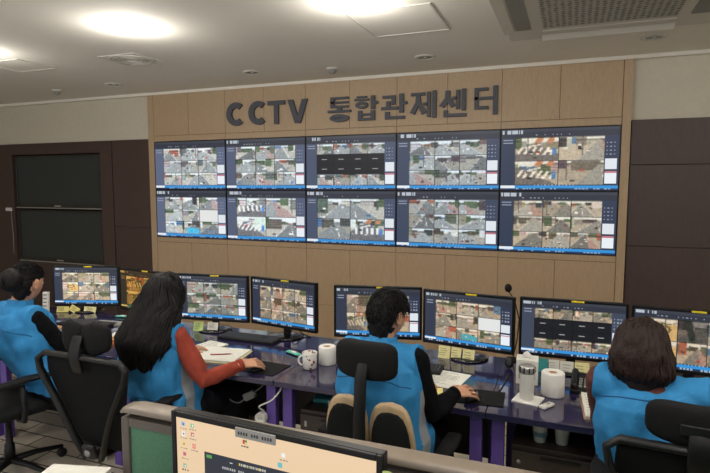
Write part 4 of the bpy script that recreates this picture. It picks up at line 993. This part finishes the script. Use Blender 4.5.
            th = rng.uniform(.05, 1.75); d = V((math.sin(th)*math.cos(a), math.sin(th)*math.sin(a), math.cos(th)))
            if not hide(V((d.x*.09, d.y*.11, d.z*.13))): continue
            dd = H3 @ d; h = bv.ray_cast(hdL+dd*.4, -dd, .42)
            if not h[0]: continue
            if st == 'short':
                tg = (H3 @ V((d.x*.6+rng.uniform(-.4, .4), -.4+rng.uniform(-.5, .5), -.8)))
            else: tg = (H3 @ V((-d.x*.5, -1, -.15)))
            tg = (tg-dd*tg.dot(dd)).normalized(); ln = rng.uniform(.02, .035) if st == 'short' else rng.uniform(.04, .07)
            p0 = h[0]-dd*.003; pts = [p0, p0+tg*ln*.4+dd*.0045, p0+tg*ln*.75+dd*.004, p0+tg*ln-dd*.001]
            sb.loft(pts, ([.0012, .0016, .0013, .0005] if st == 'short' else [.0014, .0018, .0015, .0006]), 5, up=dd, rounded=False)
    bm = bmesh.new(); bm.from_mesh(hair.data); tm = bpy.data.meshes.new('t'); sb.bm.to_mesh(tm); sb.bm.free(); bm.from_mesh(tm); bmesh.ops.recalc_face_normals(bm, faces=bm.faces[:]); bm.to_mesh(hair.data); bm.free(); bpy.data.meshes.remove(tm)
    for p in hair.data.polygons: p.use_smooth = True
    return t

UP = (0, 0, 1)
person(dict(label='person with dark hair in a bun and a black sleeve, seated at the left edge', seed=1, pelvis=(1.80, -2.96, .54), chest=(1.69, -3.06, .83), neck=(1.65, -3.08, 1.02), head=(1.675, -3.03, 1.165), yaw=.15, hyaw=-.12, hpitch=-.18, k=1.,
    armR=[(1.96, -2.98, .74), (1.93, -2.76, .755), (-.1, 1, -.1), (-1, .2, 0), UP, .5], armL=[(1.38, -2.96, .76), (1.46, -2.74, .755), (.1, 1, 0), (1, 0, 0), UP, .4],
    legR=[(1.88, -2.56, .50), (1.86, -2.48, .08)], legL=[(1.68, -2.54, .50), (1.66, -2.46, .08)], shirt='blackcloth', shirt_label='black long-sleeved top', collar='collar', hair='hair_black', style='bun', strands=700))
person(dict(label='person with long black hair and a rust-red sleeve, hand on the mouse', seed=2, pelvis=(2.70, -3.02, .55), chest=(2.66, -3.07, .84), neck=(2.66, -3.06, 1.015), head=(2.68, -3.0, 1.145), yaw=.10, hyaw=.05, hpitch=-.22, k=1.02,
    armR=[(2.97, -3.06, .74), (3.085, -2.875, .782), (.5, .86, -.06), (-1, .1, .3), (0, -.5, .87), .42], armL=[(2.40, -2.93, .78), (2.56, -2.70, .755), (.35, 1, 0), (1, -.2, 0), UP, .4], shR=(2.83, -3.07, .965),
    legR=[(2.84, -2.60, .50), (2.84, -2.52, .08)], legL=[(2.62, -2.60, .50), (2.60, -2.50, .08)], shirt='red', shirt_label='rust-red knit top', hair='hair_black', style='long', gusset=1, gy=.03,
    hairpath=[(2.68, -3.03, 1.12), (2.675, -3.10, 1.01), (2.66, -3.17, .92), (2.65, -3.18, .84)], hairrad=[(.125, .10), (.16, .09), (.165, .08), (.12, .05)], hairlen=.31, strands=380))
person(dict(label='person with short black hair and black sleeves, blue vest, at the twin-back chair', seed=3, pelvis=(3.97, -3.04, .55), chest=(3.945, -3.06, .84), neck=(3.94, -3.03, 1.025), head=(3.955, -2.99, 1.158), yaw=.10, hyaw=.38, hpitch=-.12, k=1.06,
    armR=[(4.175, -3.03, .74), (4.245, -2.865, .784), (.62, .78, -.06), (-1, .25, .3), (0, -.5, .87), .42], armL=[(3.78, -2.86, .77), (3.985, -2.735, .756), (.95, .4, 0), (.4, -.9, 0), UP, .35],
    legR=[(4.10, -2.62, .50), (4.16, -2.54, .08)], legL=[(3.86, -2.62, .50), (3.84, -2.50, .08)], shirt='blackcloth', shirt_label='black long-sleeved top', hair='hair_black', style='short', gusset=1, gy=-.01, strands=1500))
person(dict(label='person with a dark brown bob and blue vest, seen from behind at the right', seed=4, pelvis=(5.06, -2.98, .55), chest=(5.04, -3.06, .85), neck=(5.02, -3.06, 1.025), head=(4.995, -3.02, 1.115), yaw=.18, hyaw=.25, hpitch=-.28, k=1.08,
    armR=[(5.22, -2.93, .78), (5.25, -2.72, .755), (-.1, 1, 0), (-1, 0, 0), UP, .4], armL=[(4.875, -2.90, .78), (4.95, -2.68, .755), (.4, 1, 0), (1, -.3, 0), UP, .4],
    legR=[(5.18, -2.56, .50), (5.2, -2.48, .08)], legL=[(4.98, -2.56, .50), (4.96, -2.46, .08)], shirt='maroon', shirt_label='maroon-brown knit top', hair='hair_brown', style='bob', seam=.72, hairlen=.110, strands=420))

# ---------------------------------------------------------------- near desk, partition, near monitor
t = thing('desk_partition', 'foreground partition with beige metal cap and green felt', 'partition', (3.50, -4.12, 0))
PW = 2.4
MB().b2((.03, -.018, .08), (PW, .018, 1.055)).build('felt_panel', M['felt'], t)
mb = MB(); mb.loft([(0, 0, 1.080), (.012, 0, 1.088), (.05, 0, 1.092), (PW, 0, 1.092)], [(.026, .005), (.030, .010), (.032, .0125), (.032, .0125)], 20, up=V((0, 0, 1)), pw=3.5, rounded=False); mb.build('top_cap', M['capbeige'], t, smooth=True)
MB().b2((0, -.026, 0), (.03, .026, 1.066)).build('end_post', M['frame_grey'], t, bevel=.005); MB().b2((.03, -.024, 1.040), (PW, .024, 1.066)).build('top_rail', M['frame_grey'], t); MB().b2((.03, -.022, .02), (PW, .022, .079)).build('kick_rail', M['frame_grey'], t)
t = thing('desk', 'near desk in the foreground that carries the beige-screened monitor', 'desk', (3.62, -4.85, 0))
MB().b2((0, 0, .69), (2.3, .69, .72)).build('worktop', M['deskfront'], t, bevel=.003)
for x in (.03, 2.24): MB().b2((x, .03, 0), (x+.03, .66, .689)).build('leg', M['frame_grey'], t)
nm = monitor(3.835, -4.315, -3.0, 1.205, desktop_screen(264, 152), 'near monitor with a beige desktop picture, in the foreground', w=.555, h=.335, group=None, sticker=None)
mb = MB(); z1 = 1.205-DZ
lb = MB().b2((-.082, -.0075, z1-.026), (.025, -.0035, z1-.004)).build('bezel_label', M['label'], nm)
mb = MB()
for k in range(13):
    if k in (4, 8): continue
    mb.b2((-.074+.0072*k, -.0082, z1-.019), (-.070+.0072*k, -.0075, z1-.012))
mb.build('label_print', M['pictext'], lb)
lf = MB().lathe([(0, -.0006), (.026, -.0006), (.026, .0006), (0, .0006)], (.288, .0, z1-.055), 28, Rx(PI/2)).build('round_sticker', M['green_note'], nm)
t = thing('storage_cabinet', 'white-topped low cabinet at the bottom edge, left of the green partition', 'cabinet', (3.275, -4.195, 0), math.radians(15))
MB().b2((.0, -.42, .05), (.185, 0, .88)).build('body', M['white_plastic'], t, bevel=.004); MB().b2((-.004, -.425, .8805), (.188, .004, .90)).build('top_panel', M['paper'], t, bevel=.003); MB().b2((.01, -.41, 0), (.175, -.01, .049)).build('plinth', M['black'], t)
MB().b2((.002, -.437, .08), (.183, -.4205, .86)).build('door', M['white_plastic'], t, bevel=.003)

# ---------------------------------------------------------------- camera, world
cam = bpy.data.cameras.new('camera'); co = bpy.data.objects.new('camera', cam); C.objects.link(co)
cam.sensor_width = 36; cam.sensor_fit = 'HORIZONTAL'; cam.lens = 550/710*36; cam.clip_start = .05
co.location = (4.73, -5.357, 1.75); co.rotation_euler = (PI/2-.092, 0, .377)
bpy.context.scene.camera = co
w = bpy.data.worlds.new('world'); bpy.context.scene.world = w; w.use_nodes = True
w.node_tree.nodes['Background'].inputs['Color'].default_value = (*rgb(190, 190, 195), 1); w.node_tree.nodes['Background'].inputs['Strength'].default_value = 1.45
vs = bpy.context.scene.view_settings; vs.view_transform = 'Standard'; vs.look = 'None'; vs.exposure = .25; vs.gamma = 1.; vs.use_curve_mapping = False
